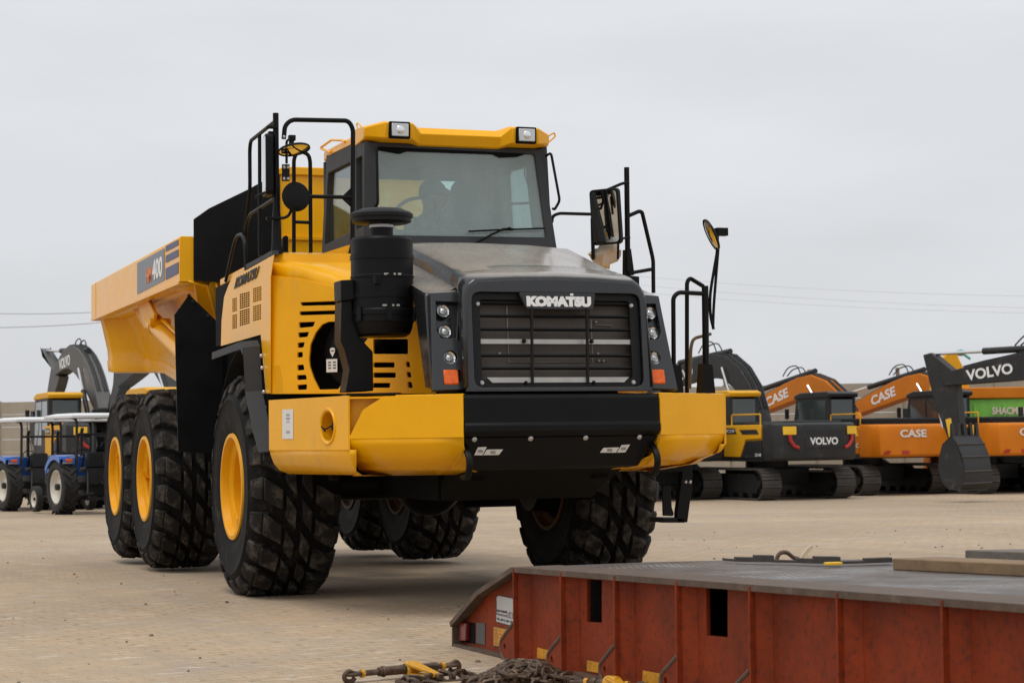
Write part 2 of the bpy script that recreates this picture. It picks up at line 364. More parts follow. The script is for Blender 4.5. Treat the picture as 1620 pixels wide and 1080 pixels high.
    fs = N(t, 'ShaderNodeVectorMath', operation='SCALE'); L(ts.outputs[0], fs.inputs[0]); L(r6.outputs[0], fs.inputs['Scale'])
    L(fs.outputs[0], b.inputs['Base Color'])
    hb = N(t, 'ShaderNodeMath', operation='ADD'); L(n6.outputs[0], hb.inputs[0]); L(br.outputs['Fac'], hb.inputs[1])
    bp = N(t, 'ShaderNodeBump', Strength=.25, Distance=.004); bp.invert = True; L(hb.outputs[0], bp.inputs['Height']); L(bp.outputs[0], b.inputs['Normal'])
    return m
g = G(); Fv = V((math.sin(YAW), math.cos(YAW), 0)); Lv = V((math.cos(YAW), -math.sin(YAW), 0)); C0 = V((CAMP.x, CAMP.y, 0))
ds = [-400, -20, 5, 10, 17, 25, 35, 45, 52, 60, 90, 200, 600, 3000]; ls = [-3000, -300, -60, -20, 0, 20, 60, 300, 3000]
vs = [C0+Fv*D+Lv*l+V((0, 0, gz(D))) for D in ds for l in ls]; n = len(ls)
g.add(vs, [(i*n+j, i*n+j+1, (i+1)*n+j+1, (i+1)*n+j) for i in range(len(ds)-1) for j in range(n-1)])
tag(g.build('ground', paver_mat()), kind='structure')
# ================================================================ the articulated dump truck
truck = thing('articulated_dump_truck', 'large yellow six-wheeled articulated dump truck with black bonnet parked in the middle of the yard', 'dump truck')
def mir(P): return [V((-p.x, p.y, p.z)) for p in P]
def zz(x0, y0, s): return lambda *q: [(x0+a/s, y0+b/s) for a, b in q]
def on(pts, **k): return [pt(a, b, **k) for a, b in pts]

# ---- wheels
def tyre_mesh(Rr=.925, W=.74, nl=20):
    g = G(); h = W/2
    prof = [(.40, -h+.10), (.43, -h+.035), (.50, -h+.012), (.60, -h), (.70, -h+.002), (.715, -h-.006), (.73, -h+.006), (.79, -h+.03), (.83, -h+.075), (.845, -h+.12), (Rr-.058, -h+.2), (Rr-.052, 0)]
    prof = prof+[(r, -a) for r, a in reversed(prof[:-1])]
    g.lathe(prof, axis='X', seg=64)
    carc = g; g = G(); da = 2*math.pi/nl; rnd = random.Random(3)
    def blk(a0, xs, skew, w0, w1, rt):
        # block with plan corners at angles; xs=(x_outer,x_inner)
        vs = []
        for x, w, sk in ((xs[0], w0, 0), (xs[1], w1, skew)):
            for lv in (0, 1):
                for sg in (-1, 1):
                    a = a0+sk*da+sg*w*da/2*(.93 if lv else 1)
                    r = rt(x, lv); vs.append((x, r*math.cos(a), r*math.sin(a)))
        # order: x0: lo-,lo+,hi-,hi+ ; x1: lo-,lo+,hi-,hi+
        g.add(vs, [(2, 3, 7, 6), (0, 1, 3, 2), (4, 6, 7, 5), (0, 2, 6, 4), (1, 5, 7, 3)])
    def rt(x, lv):
        ax = abs(x); top = Rr-max(0, ax-.12)**2*.35
        return top if lv else top-.085
    for k in range(nl):
        a = k*da
        for s in (-1, 1):
            off = 0 if s < 0 else .5*da
            # shoulder block and its continuation down the sidewall
            blk(a+off, (s*(h-.085), s*(h-.235)), .32*s*-1, .66, .62, rt)
            vs = []
            for (x, r, w) in ((s*(h-.085), Rr-.030, .66), (s*(h-.040), Rr-.075, .60), (s*(h-.012), Rr-.15, .5)):
                for sg in (-1, 1): aa = a+off+sg*w*da/2; vs.append((x+s*.014, r*math.cos(aa), r*math.sin(aa)))
            for (x, r, w) in ((s*(h-.13), Rr-.06, .66), (s*(h-.09), Rr-.09, .60), (s*(h-.045), Rr-.17, .5)):
                for sg in (-1, 1): aa = a+off+sg*w*da/2; vs.append((x, r*math.cos(aa), r*math.sin(aa)))
            g.add(vs, [(0, 1, 3, 2), (2, 3, 5, 4), (0, 2, 8, 6), (2, 4, 10, 8), (1, 7, 9, 3), (3, 9, 11, 5), (4, 5, 11, 10), (0, 6, 7, 1)])
            # centre block
            blk(a+off+.52*da*(-s), (s*(h-.265), s*.025), .38*s*-1, .68, .64, rt)
    return carc, g
def rim_mesh():
    g = G()
    # dished rim facing -X, tyre centre plane at 0
    prof = [(.425, -.335), (.44, -.345), (.435, -.36), (.405, -.362), (.395, -.345), (.385, -.30), (.33, -.285), (.318, -.27), (.312, -.10), (.295, -.06), (.24, -.05), (.235, -.085), (.15, -.10), (.145, -.13), (.08, -.10), (0, -.10)]
    g.lathe(prof, axis='X', seg=56)
    for k in range(14):
        a = 2*math.pi*k/14; g.lathe([(0, -.075), (.012, -.075), (.014, -.045)], (0, .27*math.cos(a), .27*math.sin(a)), 'X', 8)
    g.box((-.25, .06, -.30), (.10, .02, .06)); g.tube([(-.27, .02, -.31), (-.31, .09, -.27), (-.31, .12, -.22)], .008, 6)
    return g
def make_wheel(loc, rz):
    w = bpy.data.objects.new('wheel', None); col.objects.link(w); w.parent = truck; w.location = loc; w.rotation_euler = (0, 0, rz); return w
wheel0 = make_wheel((-1.345, 0, .888), 0)
_c, _l = tyre_mesh(); _t = _c.build('tyre', RUB, wheel0, ang=40); _l.build('tread', LUG, wheel0, ang=40, bevel=.008, seg=1)
rim_mesh().build('rim', YELD, wheel0, ang=35)
G().lathe([(.425, .335), (.44, .345), (.435, .36), (.405, .36), (.38, .30), (.33, .28), (.31, .05), (.2, .03), (0, .03)], axis='X', seg=40).build('inner_rim', mat('rusty_inner_rim', (.09, .035, .008), .7, noise=.3), wheel0)
for x, y in ((-1, 4.35), (-1, 6.32), (1, 0), (1, 4.35), (1, 6.32)):
    w = make_wheel((1.42 if (x > 0 and y == 0) else 1.345*x, y, .888), 0 if x < 0 else math.pi); w.rotation_euler.x = .37*y+.2*x
    for c in kids(wheel0): k = c.copy(); col.objects.link(k); k.parent = w

# ---- frame, axles, underside
g = G()
for s in (-1, 1):
    g.bx((s*.42, -2.7, .95), (s*.54, 2.0, 1.35)); g.bx((s*.42, 2.6, 1.05), (s*.54, 7.6, 1.45))
g.bx((-.55, -2.6, .98), (.55, -2.3, 1.3)); g.cyl((0, 1.7, 1.15), (0, 3.0, 1.15), .28, 20)
g.bx((-.42, 4.1, 1.0), (.42, 4.6, 1.3)); g.bx((-.42, 6.1, 1.0), (.42, 6.6, 1.3))
g.build('chassis_frame', BLK, truck, bevel=.01)
for y in (0, 4.35, 6.32):
    g = G().cyl((-1.0, y, .905), (1.0, y, .905), .15, 20); g.sphere((0, y, .9), .30, 1, 1, 1); 
    for s in (-1, 1): g.lathe([(.0, .0), (.28, 0), (.30, .25*s), (0, .25*s)], (s*.9, y, .905), 'X', 24)
    g.build('axle', DRK, truck)
g = G(); g.bx((-.95, -2.3, 1.06), (.95, -1.3, 1.12)); g.prism([(-.60, -2.85, 1.04), (.60, -2.85, 1.04), (.60, -2.2, .80), (-.60, -2.2, .80)], (0, .4, 0))
g.bx((-.62, -2.2, .80), (.62, -.6, 1.05)); g.build('belly_pan', BLK, truck, bevel=.008)
G().bx((-1.25, 1.25, .62), (-.75, 2.35, 2.2)).build('fuel_tank', BLK, truck, bevel=.05); G().bx((.7, 1.2, .62), (1.35, 2.3, 1.9)).build('hydraulic_tank', BLK, truck, bevel=.05)
g = G(); g.bx((-1.2, -1.0, 1.75), (1.2, 1.2, 2.3)); g.bx((-.62, -2.7, 1.2), (.62, -.9, 2.2)); g.build('engine_block', BLK, truck)
g = G()
for s in (-1, 1):
    g.cyl((s*.68, -.35, 1.0), (s*.62, -.2, 1.75), .075, 14); g.cyl((s*.68, .3, 1.0), (s*.62, .2, 1.75), .06, 14)
g.build('suspension_strut', DRK, truck)

# ---- bumper centre
z7 = zz(700, 600, 3.375)
g = G().yz([(-2.6, 1.555), (-3.13, 1.565), (-3.165, 1.56), (-3.185, 1.54), (-3.19, 1.36), (-3.205, 1.35), (-3.205, 1.30), (-3.16, 1.265), (-2.6, 1.265)], -.738, .738)
g.build('bumper_beam', DRK, truck, bevel=.008)
g = G().add([(-.74, -3.15, 1.262), (.74, -3.15, 1.262), (.63, -3.035, 1.045), (-.63, -3.035, 1.045), (-.74, -2.7, 1.262), (.74, -2.7, 1.262), (.63, -2.7, 1.02), (-.63, -2.7, 1.02)],
            [(0, 3, 2, 1), (4, 5, 6, 7), (3, 7, 6, 2), (0, 1, 5, 4), (1, 2, 6, 5), (0, 4, 7, 3)])
g.build('bumper_skirt', DRK, truck, bevel=.01)
SKP = plane3((-.7, -3.15, 1.262), (-.6, -3.035, 1.045), (.7, -3.15, 1.262)); SKN = V((0, -.88, .47)) if SKP[1].y > 0 else SKP[1]
if SKP[1].y > 0: SKP = (SKP[0], -SKP[1])
g = G()
for q in z7((170, 320), (470, 315), (764, 311), (1051, 307)): bolt(g, pt(*q, pl=SKP), SKP[1], .02, .012)
g.build('bolt', BOLT, truck)
for a in (((168, 402), (188, 360), (235, 358), (213, 402)), ((217, 402), (235, 372), (322, 371), (300, 400)), ((840, 388), (858, 363), (942, 360), (925, 388)), ((930, 388), (955, 348), (1000, 345), (975, 386))):
    st = decal([pt(*q, pl=SKP) for q in z7(*a)], SKP[1], WHT, 'warning_sticker', truck)
    c = [sum(q[0] for q in z7(*a))/4, sum(q[1] for q in z7(*a))/4]
    g = G()
    for k in (-1, 0, 1):
        P = [pt(c[0]+dx, c[1]+k*1.6+dy, pl=SKP)+SKP[1]*.007 for dx, dy in ((-4, .3), (4, .3), (4, -.3), (-4, -.3))]
        g.prism(P, SKP[1]*.001)
    g.build('print', PRT, st)
# tow hooks
for s in (-1, 1):
    g = G(); prof = fil([V(p) for p in ((0, -2.9, 1.22), (0, -3.12, 1.20), (0, -3.22, 1.10), (0, -3.16, .98), (0, -3.05, .99))], .08)
    g.tube([(s*.70, p.y, p.z) for p in prof], .018, 8); g.tube([(s*.715, p.y, p.z) for p in prof], .018, 8)
    g.build('tow_hook', DRK, truck)

# ---- bumper wings
A_, B_, C_ = (-1.70, -1.42), (-1.45, -2.78), (-.745, -3.185)
def sweep(path, prof, name, m, s=1, closed=False):
    P = [V((a, b, 0)) for a, b in path]; n = len(P); secs = []
    for i in range(n):
        t0 = (P[i]-P[i-1]).normalized() if i else (P[1]-P[0]).normalized(); t1 = (P[i+1]-P[i]).normalized() if i < n-1 else t0
        n0 = V((t0.y, -t0.x, 0)); n1 = V((t1.y, -t1.x, 0)); m_ = (n0+n1).normalized(); k = 1/max(.4, m_.dot(n0))
        secs.append([V(((P[i].x-m_.x*o*k)*s, P[i].y-m_.y*o*k, z)) for o, z in prof])
    return G().loft(secs, closed=closed, cap=closed)
wingprof = [(.22, 1.555), (.02, 1.565), (.004, 1.56), (0, 1.545), (0, 1.27), (.012, 1.22), (.05, 1.16), (.10, 1.115), (.19, 1.085), (.25, 1.05), (.60, 1.0)]
WPL = vplane((-1.448, -2.775), C_); WPL = (V((-1.448, -2.775, 1.3)), WPL[1] if WPL[1].y < 0 else -WPL[1])
for s in (1, -1):
    lowp = wingprof[4:]
    g = sweep([(-1.448, -2.775), (-1.2, -2.92), (-1.0, -3.036), C_], lowp, '', None, s)
    topz = wingprof[:3]
    g2 = sweep([(-1.16, -2.943), C_] if s > 0 else [(-1.448, -2.775), C_], topz, '', None, s); g.add(g2.v, g2.f)
    if s < 0: g2 = sweep([(-1.475, -2.35), (-1.470, -2.70), (-1.462, -2.745), (-1.430, -2.785)], wingprof, '', None, s); g.add(g2.v, g2.f)
    cap = [V((C_[0], C_[1]+o, z)) for o, z in wingprof]
    g.add([V((p.x*s, p.y, p.z)) for p in cap]+[V((C_[0]*s, C_[1]+.35, 1.555))], [tuple(range(len(cap)+1))])
    g.build('bumper_wing', YEL, truck, solid=.006, ang=40)
    q3 = [pt(608, 627, pl=WPL), V((C_[0], C_[1], 1.562)), V((C_[0], C_[1], 1.268)), V((-1.448, -2.775, 1.268)), pt(575, 648, pl=WPL)] if s > 0 else [V((-1.448, -2.775, 1.562)), V((C_[0], C_[1], 1.562)), V((C_[0], C_[1], 1.268)), V((-1.448, -2.775, 1.268))]
    fr = (WPL[0], WPL[1]) if s > 0 else (V((1.448, -2.775, 1.3)), V((-WPL[1].x, WPL[1].y, 0)))
    plate(q3 if s > 0 else mir(q3), [], fr, .008, 'wing_face', YEL, truck, .002)
# recessed panel seen behind the cut corner of the left wing
G().prism([(-1.445, -2.70, 1.20), (-.95, -2.88, 1.20), (-.95, -2.88, 1.56), (-1.445, -2.70, 1.56)], (0, .01, 0)).build('wing_backing', YEL, truck)
# outer corner box, left, with the round recess
VAB = vplane(A_, B_)
if VAB[1].x > 0: VAB = (VAB[0], -VAB[1])
VAB = (V((A_[0], A_[1], 1.3)), VAB[1])
z6 = zz(400, 600, 3.178)
def circ(c, rx, ry, n=20): return [(c[0]+rx*math.cos(2*math.pi*k/n), c[1]+ry*math.sin(2*math.pi*k/n)) for k in range(n)]
for s in (1, -1):
    fr = (V((VAB[0].x*s, VAB[0].y, VAB[0].z)), V((VAB[1].x*s, VAB[1].y, 0)))
    ou = [V((A_[0], A_[1], 1.565)), V((B_[0], B_[1], 1.565)), V((B_[0], B_[1], 1.19)), V((A_[0], A_[1], 1.19))]
    ho = [pt(*q, pl=VAB) for q in circ((520.2, 674.2), 11.5, 24)]
    if s < 0: ou = mir(ou); ho = mir(ho)
    plate(ou, [ho], fr, .012, 'bumper_corner', YEL, truck, .002)
    lo = [(.0, 1.19), (.01, 1.17), (.02, 1.15), (.04, 1.13), (.08, 1.12), (.4, 1.11)] if s < 0 else [(.0, 1.19), (.008, 1.15), (.03, 1.09), (.07, 1.04), (.14, 1.01), (.5, 1.0)]
    sweep([(A_[0]+.02, A_[1]+.08), A_, (B_[0]+.003, B_[1]+.0), (-1.40, -2.79)], lo, '', None, s).build('bumper_underside', YEL, truck, solid=.006, ang=40)
    # top deck of the bumper
    g = G(); P = [(A_[0], A_[1]), B_, (-1.2, -2.9), (C_[0], C_[1]+.04), (-.6, -2.2), (-1.5, -1.3)]
    g.prism([(a*s, b, 1.545) for a, b in P], (0, 0, .012)); g.build('bumper_deck', YEL, truck)
cc = pt(520.2, 674.2, pl=VAB); nA = VAB[1]; xa = V((0, 0, 1)).cross(nA).normalized()
G().lathe([(.105, .008), (.118, .018), (.128, .018), (.134, .008), (.134, .0)], cc, (xa, V((0, 0, 1)), nA), 36).build('recess_ring', YEL, truck)
g = G().lathe([(.108, .01), (.106, -.12), (0, -.12)], cc, (xa, V((0, 0, 1)), nA), 36); g.build('recess_cup', YELD, truck)
g = G().lathe([(.0, .0), (.035, 0), (.035, -.1)], cc+xa*.03-nA*.02, (xa, V((0, 0, 1)), nA), 16); g.tube([cc+xa*.03, cc-xa*.06-V((0, 0, .02)), cc-xa*.08+nA*.02, cc-xa*.02+nA*.02-V((0, 0, .035))], .006, 6); g.build('socket_plug', DRK, truck)
st = decal([pt(*q, pl=VAB) for q in ((448.8, 647.5), (466, 647), (466, 694), (449, 694))], nA, WHT, 'paper_notice', truck, off=.010)
g = G()
for y, w in ((655, 5), (657, 6), (661, 7), (663, 5), (667, 5), (682, 6), (684, 6)):
    P = [pt(*q, pl=VAB)+nA*.0125 for q in ((458-w/2, y+.4), (458+w/2, y+.4), (458+w/2, y-.3), (458-w/2, y-.3))]; g.prism(P, nA*.001)
g.build('print', PRT, st)
# ---- left fender housing
FA, FB = (-1.62, -1.06), (-.65, -2.20)
FP = vplane(FA, FB); FP = (V((FA[0], FA[1], 2)), FP[1] if FP[1].y < 0 else -FP[1])
z45 = zz(420, 380, 4.5); z36 = zz(340, 380, 3.6)
holes = [z45((250, 440), (640, 425), (640, 462), (258, 470)), z45((245, 505), (640, 492), (640, 526), (247, 538)), z45((240, 582), (362, 577), (345, 618), (243, 628)),
         z45((235, 655), (318, 650), (305, 690), (238, 697)), z45((232, 727), (287, 723), (277, 765), (232, 770)), z45((230, 795), (272, 792), (272, 835), (228, 838)),
         z45((228, 885), (278, 882), (284, 925), (230, 930)), z45((226, 957), (295, 955), (302, 993), (228, 998)), z45((228, 1027), (303, 1022), (300, 1065), (232, 1068)),
         z45((385, 1066), (345, 985), (318, 905), (312, 850), (322, 740), (360, 655), (405, 598), (450, 578), (530, 574), (700, 570), (735, 600), (735, 700), (690, 760), (640, 900), (585, 962), (525, 1062)),
         z36((905, 560), (1105, 560), (1105, 650), (905, 650)), z36((905, 693), (1028, 693), (1028, 727), (905, 727)), z36((905, 751), (1035, 751), (1035, 785), (905, 785)), z36((900, 810), (1005, 810), (1000, 842), (900, 842)),
         z36((1088, 690), (1112, 688), (1118, 724), (1092, 724)), z36((1092, 748), (1118, 747), (1126, 783), (1097, 782)), z36((1098, 804), (1124, 803), (1134, 842), (1102, 842))]
ridge = [(430.5, 436), (480, 442), (525, 453), (560, 466), (657, 476)]
outer = ridge+[(690, 621.5), (429.5, 622.5)]
plate([pt(*q, pl=FP) for q in outer], [[pt(*q, pl=FP) for q in h] for h in holes], FP, .014, 'fender_front_panel', YEL, truck, .003, hrnd=.012)
RD = [pt(*q, pl=FP) for q in ridge]
xs = [-1.60, -1.42, -1.22, -1.05, -.72]
rowA = [V((x, -1.02-(.04 if i else 0), 2.725)) for i, x in enumerate(xs)]
rowB = [p+V((0, -.03, -.012)) for p in rowA]; rowC = [p+V((0, -.045, -.075)) for p in rowA]
rowD = [c.lerp(r, .45)+V((0, -.05, .035)) for c, r in zip(rowC, RD)]
g = G().loft([rowA, rowB, rowC, rowD, RD], closed=False); 
g.build('fender_shoulder', YEL, truck, solid=.008, ang=50)
# slanting outer return next to the lamp housing
e0, e1 = pt(657, 476, pl=FP), pt(690, 621.5, pl=FP)
G().quad(e0, e1, e1+V((.10, .5, 0)), e0+V((.10, .5, 0))).build('fender_return', YEL, truck, solid=.008)
G().prism([pt(*q, pl=FP)-FP[1]*.28 for q in outer], FP[1]*.02).build('bay_shade_backing', BLK, truck)  # black sheet added behind the panel openings as their shade
# side panel
SX = -1.62
z2 = zz(140, 340, 3.6)
so = [(434, 403), (382, 432), (371, 432), (362, 451), (355, 470), (351, 507), (350, 547), (413, 529), (421, 622), (428, 622), (428.5, 440)]
vh = []
for (x0, x1, ya, yb, nc) in ((820, 847, 476, 555, 3), (862, 920, 450, 538, 5), (938, 987, 417, 500, 5), (820, 848, 570, 652, 3), (862, 920, 545, 635, 5), (938, 985, 519, 608, 5)):
    sk = -.27
    for i in range(nc):
        for j in range(7):
            w = (x1-x0)/nc; h = (yb-ya)/7; a = x0+i*w; b = ya+j*h+sk*(i*w)
            vh.append(z2((a+w*.06, b+h*.06), (a+w*.94, b+h*.06+sk*w*.8), (a+w*.94, b+h*.88+sk*w*.8), (a+w*.06, b+h*.88)))
plate(on(so, X=SX), [on(h, X=SX) for h in vh], (V((SX, 0, 2)), V((-1, 0, 0))), .004, 'fender_side_panel', YEL, truck, .0008)
G().bx((-1.58, -.9, 2.1), (-1.55, 1.2, 2.62)).build('vent_backing', BLK, truck)
q = z2((845, 418), (940, 370), (905, 0)); tl = z2((872, 345))[0]
text('KOMATSU', pt(371.5, 457.5, X=SX)-V((.006, 0, 0)), pt(407, 440, X=SX)-V((.006, 0, 0)), pt(376, 439, X=SX)-V((.008, 0, 0)), MUD, truck, depth=.003, bold=.03)
# plate painting the pocket's shade at lower left of the front panel and hinge
G().prism([pt(*q, pl=FP)+FP[1]*.008 for q in z45((62, 890), (105, 890), (128, 1000), (125, 1080), (70, 1080))], FP[1]*.003).build('pocket_shade_plate', YELD, truck)
# engine things seen through the opening
ec = pt(548, 556, pl=FP)-FP[1]*.12; xf = V((0, 0, 1)).cross(FP[1]).normalized(); fr = (xf, V((0, 0, 1)), FP[1])
g = G().lathe([(.30, -.1), (.30, -.02), (.27, .02), (.20, .035), (.19, .06), (0, .07)], ec, fr, 32)
for k in range(5):
    a = ec+xf*(-.12+.05*k); g.tube([a+V((0, 0, -.1)), a+xf*.03+V((0, 0, -.22)), a-xf*.02+V((0, 0, -.36))], .014, 6)
g.build('fan_housing', DRK, truck)
c1 = pt(522, 578, pl=FP)-FP[1]*.03; 
def sq(c, w, h): return [c+xf*a*w/2+V((0, 0, b*h/2)) for a, b in ((-1, -1), (1, -1), (1, 1), (-1, 1))]
st = decal(sq(c1, .10, .10), FP[1], WHT, 'warning_sticker', truck); g = G()
for a, b in ((-.02, 0), (.025, 0)):
    for k in range(3): g.prism(sq(c1+xf*a+V((0, 0, .025-k*.022))+FP[1]*.0065, .026, .01), FP[1]*.001)
g.build('print', PRT, st)
c2 = pt(523, 557, pl=FP)-FP[1]*.03
st = decal([c2+xf*a*.025+V((0, 0, b*.035)) for a, b in ((0, -1), (.9, .1), (.9, .8), (.4, 1), (-.4, 1), (-.9, .8), (-.9, .1))], FP[1], WHT, 'warning_sticker', truck)
G().prism(sq(c2+V((0, 0, .012))+FP[1]*.0065, .03, .008), FP[1]*.001).build('print', PRT, st)

# ---- platforms
g = G().prism([(-1.60, -1.02, 2.66), (-1.22, -1.06, 2.66), (-.72, -1.06, 2.66), (-.72, 1.0, 2.66), (-1.58, 1.0, 2.62)], (0, 0, .06)); g.build('platform', YEL, truck, bevel=.008)
G().add(on(((388, 419), (430.5, 396), (431, 403), (386, 428)), X=-1.605)+[p+V((.05, 0, 0)) for p in on(((388, 419), (430.5, 396), (431, 403), (386, 428)), X=-1.605)], [(0, 1, 2, 3), (7, 6, 5, 4), (0, 4, 5, 1), (1, 5, 6, 2), (2, 6, 7, 3), (3, 7, 4, 0)]).build('platform_edge_trim', MUD, truck)
g = G().prism([(.62, 1.0, 1.6), (1.60, 1.0, 1.6), (1.60, -1.04, 1.6), (.62, -2.15, 1.6)], (0, 0, .8)); g.build('fender_housing', YEL, truck, bevel=.04)
G().add([(-1.2, -1.04, 2.72), (-.78, -1.04, 2.72), (-.78, -1.04, 2.86), (-1.15, .5, 2.72), (-.78, .5, 2.72), (-.78, .5, 2.78)], [(0, 1, 2), (3, 5, 4), (0, 2, 5, 3), (1, 4, 5, 2)]).build('cab_skirt', YEL, truck)

# ---- mudguard (left), with its twin on the right
OX, IX = -1.77, -1.635
Oq = [(336, 558), (381, 541), (384.5, 550), (388, 620), (400, 682), (409.5, 716)]
Iq = [(350, 549), (411.5, 530), (414.5, 548), (418.5, 620), (424, 664), (428, 716)]
Op = on(Oq, X=OX); Ip = [V((IX, p.y, p.z+.012)) for p in Op]
for s in (1, -1):
    a, b = (Op, Ip) if s > 0 else (mir(Op), mir(Ip))
    g = G().loft([a, b], closed=False)
    lip = [p+V((0, 0, -.055)) for p in a[:3]]
    g.add(list(a[:3])+lip, [(0, 1, 4, 3), (1, 2, 5, 4)])
    g.build('mudguard', MUD, truck, solid=.01, smooth=False)
g = G()
for q in ((413, 563), (414.3, 582), (417, 620), (418.5, 644), (422.3, 702)): bolt(g, pt(*q, X=IX)+V((-.0, -.012, 0)), (0, -1, 0), .016, .01)
g.build('bolt', BOLT, truck)
g = G()
for q in ((420.5, 563), (421.5, 582), (424.5, 620), (430, 644), (433, 702)): bolt(g, pt(*q, X=-1.60)+V((0, -.02, 0)), (0, -1, 0), .012, .008)
g.build('bolt', YELD, truck)
# black inner wheel arch
g = G(); prof = [(1.15*math.cos(R(a)), .905+1.12*math.sin(R(a))) for a in range(20, 171, 15)]
for s in (-1, 1):
    g.loft([[(s*1.60, y, z) for y, z in prof], [(s*.85, y, z) for y, z in prof]], closed=False)
    g.build('wheel_arch_liner', BLK, truck, solid=.01); g = G()

# ---- bonnet
def H(Y): return 2.385+.262*(Y+3.04) if Y < -1.7 else 2.385+.262*1.34+(Y+1.7)*.11
def S(Y): return 2.285+.25*(Y+2.83)
def section(Y):
    h, s = H(Y), S(Y); w = .62+max(0, Y+2.6)*.05
    half = [(-.60, 1.61), (-.60, 1.9), (-.62, s-.10), (-.895, s-.06), (-.895, s), (-.70, s+.02), (-.665, s+.04), (-w-.02, h-.06), (-w, h-.015), (-w+.03, h), (-.3, h+.022)]
    return half+[(0, h+.028)]+[(-a, b) for a, b in reversed(half)]
secs = []
for Y in (-.95, -1.3, -1.7, -2.1, -2.5, -2.80): secs.append([V((x, Y, z)) for x, z in section(Y)])
G().loft(secs, closed=True).build('bonnet', HOOD, truck, ang=38, bevel=.01)
for s in (1, -1):      # lamp housings
    g = G(); zt = S(-2.84); zb = S(-2.5)
    fr_ = [(-.925, -3.025, 1.61), (-.905, -2.845, zt-.01), (-.885, -2.84, zt+.003), (-.66, -2.84, zt+.02), (-.62, -3.025, 1.61)]
    bk_ = [(-.915, -2.86, 1.61), (-.90, -2.50, zb-.01), (-.885, -2.50, zb+.003), (-.66, -2.50, zb+.022), (-.62, -2.6, 1.61)]
    g.loft([[V((x*s, y, z)) for x, y, z in q] for q in (bk_, fr_)]).build('lamp_housing', HOOD, truck, bevel=.01)
# nose: strip that carries the grille surround
def nose(Y0, dz=0, w=0):
    f = lambda z: Y0-(2.36-z)*.11
    h = H(Y0) if Y0 < -2.9 else H(Y0)
    P = [(-.715-w, 1.61), (-.705-w, 2.0), (-.695-w, 2.24), (-.68-w, 2.30), (-.650-w, h-.035+dz), (-.605, h-.005+dz), (-.3, h+.012+dz)]
    P = P+[(0, h+.017+dz)]+[(-a, b) for a, b in reversed(P)]
    return [V((x, f(z), z)) for x, z in P]
s1 = nose(-3.045); Yb = -2.66; hb = H(Yb); Pb = [(-.61, 1.61), (-.61, 2.0), (-.625, 2.25), (-.655, S(Yb)+.06), (-.645, hb-.05), (-.622, hb-.012), (-.3, hb+.020)]
s2 = [V((x, Yb, z)) for x, z in Pb+[(0, hb+.026)]+[(-a, b) for a, b in reversed(Pb)]]
s15 = [p.lerp(q, .28)+V((p.x*.02, 0, .006 if p.z > 2.2 else 0)) for p, q in zip(s1, s2)]
s0 = [V((p.x*.975, p.y-.028, p.z-(.028 if p.z > 2.25 else 0))) for p in s1]
G().loft([s2, s15, s1, s0], closed=False).build('bonnet_nose', HOOD, truck, solid=.008, ang=50)
GP = plane3((-.6, -3.128, 1.61), (.6, -3.128, 1.61), (0, -3.075, 2.28)); GP = (GP[0], GP[1] if GP[1].y < 0 else -GP[1])
ring_o = [(p.x, p.z) for p in s0]
def gp(x, z, off=0): 
    v = V((x, -3.128+(z-1.61)*.079, z)); return v+GP[1]*off
def rr(x0, x1, za, zb, r, k=5):
    return [tuple(p) for p in fil([V((x0, 0, za)), V((x1, 0, za)), V((x1, 0, zb)), V((x0, 0, zb))], r, True, k)]
hole = [gp(p[0], p[2]) for p in rr(-.645, .645, 1.605, 2.285, .075)]
outp = [gp(x, z) for x, z in ring_o]+[gp(.70, 1.585), gp(-.70, 1.585)]
plate(outp, [hole], GP, .02, 'grille_surround', HOOD, truck, .004, off=-.005)
gf_o = [gp(p[0], p[2]) for p in rr(-.638, .638, 1.612, 2.278, .07)]; gf_i = [gp(p[0], p[2]) for p in rr(-.575, .575, 1.665, 2.235, .03)]
plate(gf_o, [gf_i], GP, .03, 'grille_frame', DRKG, truck, .004, off=-.045)
# core
RADM = bpy.data.materials.new('radiator_core'); RADM.use_nodes = True; t = RADM.node_tree; b = t.nodes['Principled BSDF']; b.inputs['Roughness'].default_value = .6
co = N(t, 'ShaderNodeTexCoord'); sx = N(t, 'ShaderNodeSeparateXYZ'); t.links.new(co.outputs['Object'], sx.inputs[0])
wv = N(t, 'ShaderNodeTexWave', Scale=28.0, Distortion=.0); wv.bands_direction = 'X'; t.links.new(co.outputs['Object'], wv.inputs['Vector'])
nn = N(t, 'ShaderNodeTexNoise', Scale=3.5, Detail=6.0); t.links.new(co.outputs['Object'], nn.inputs['Vector'])
cm = N(t, 'ShaderNodeMix', data_type='RGBA'); t.links.new(nn.outputs[0], cm.inputs[0]); cm.inputs[6].default_value = (.05, .042, .036, 1); cm.inputs[7].default_value = (.17, .14, .115, 1)
c2m = N(t, 'ShaderNodeMix', data_type='RGBA'); c2m.blend_type = 'MULTIPLY'; c2m.inputs[0].default_value = .35; t.links.new(cm.outputs[2], c2m.inputs[6]); t.links.new(wv.outputs[0], c2m.inputs[7]); t.links.new(c2m.outputs[2], b.inputs['Base Color'])
G().prism([gp(-.62, 1.62, -.12), gp(.62, 1.62, -.12), gp(.62, 2.28, -.12), gp(-.62, 2.28, -.12)], (0, .03, 0)).build('radiator_core', RADM, truck)
g = G(); gt = G()
for P in (((-.34, 2.2), (-.34, 1.80), (.30, 1.80), (.30, 2.2)),): gt.tube([gp(x, z, -.105) for x, z in P], .004, 5)
gt.tube([gp(-.17, 1.80, -.105), gp(-.17, 1.66, -.105)], .004, 5); gt.tube([gp(.33, 2.07, -.10), gp(.46, 2.065, -.10)], .004, 5)
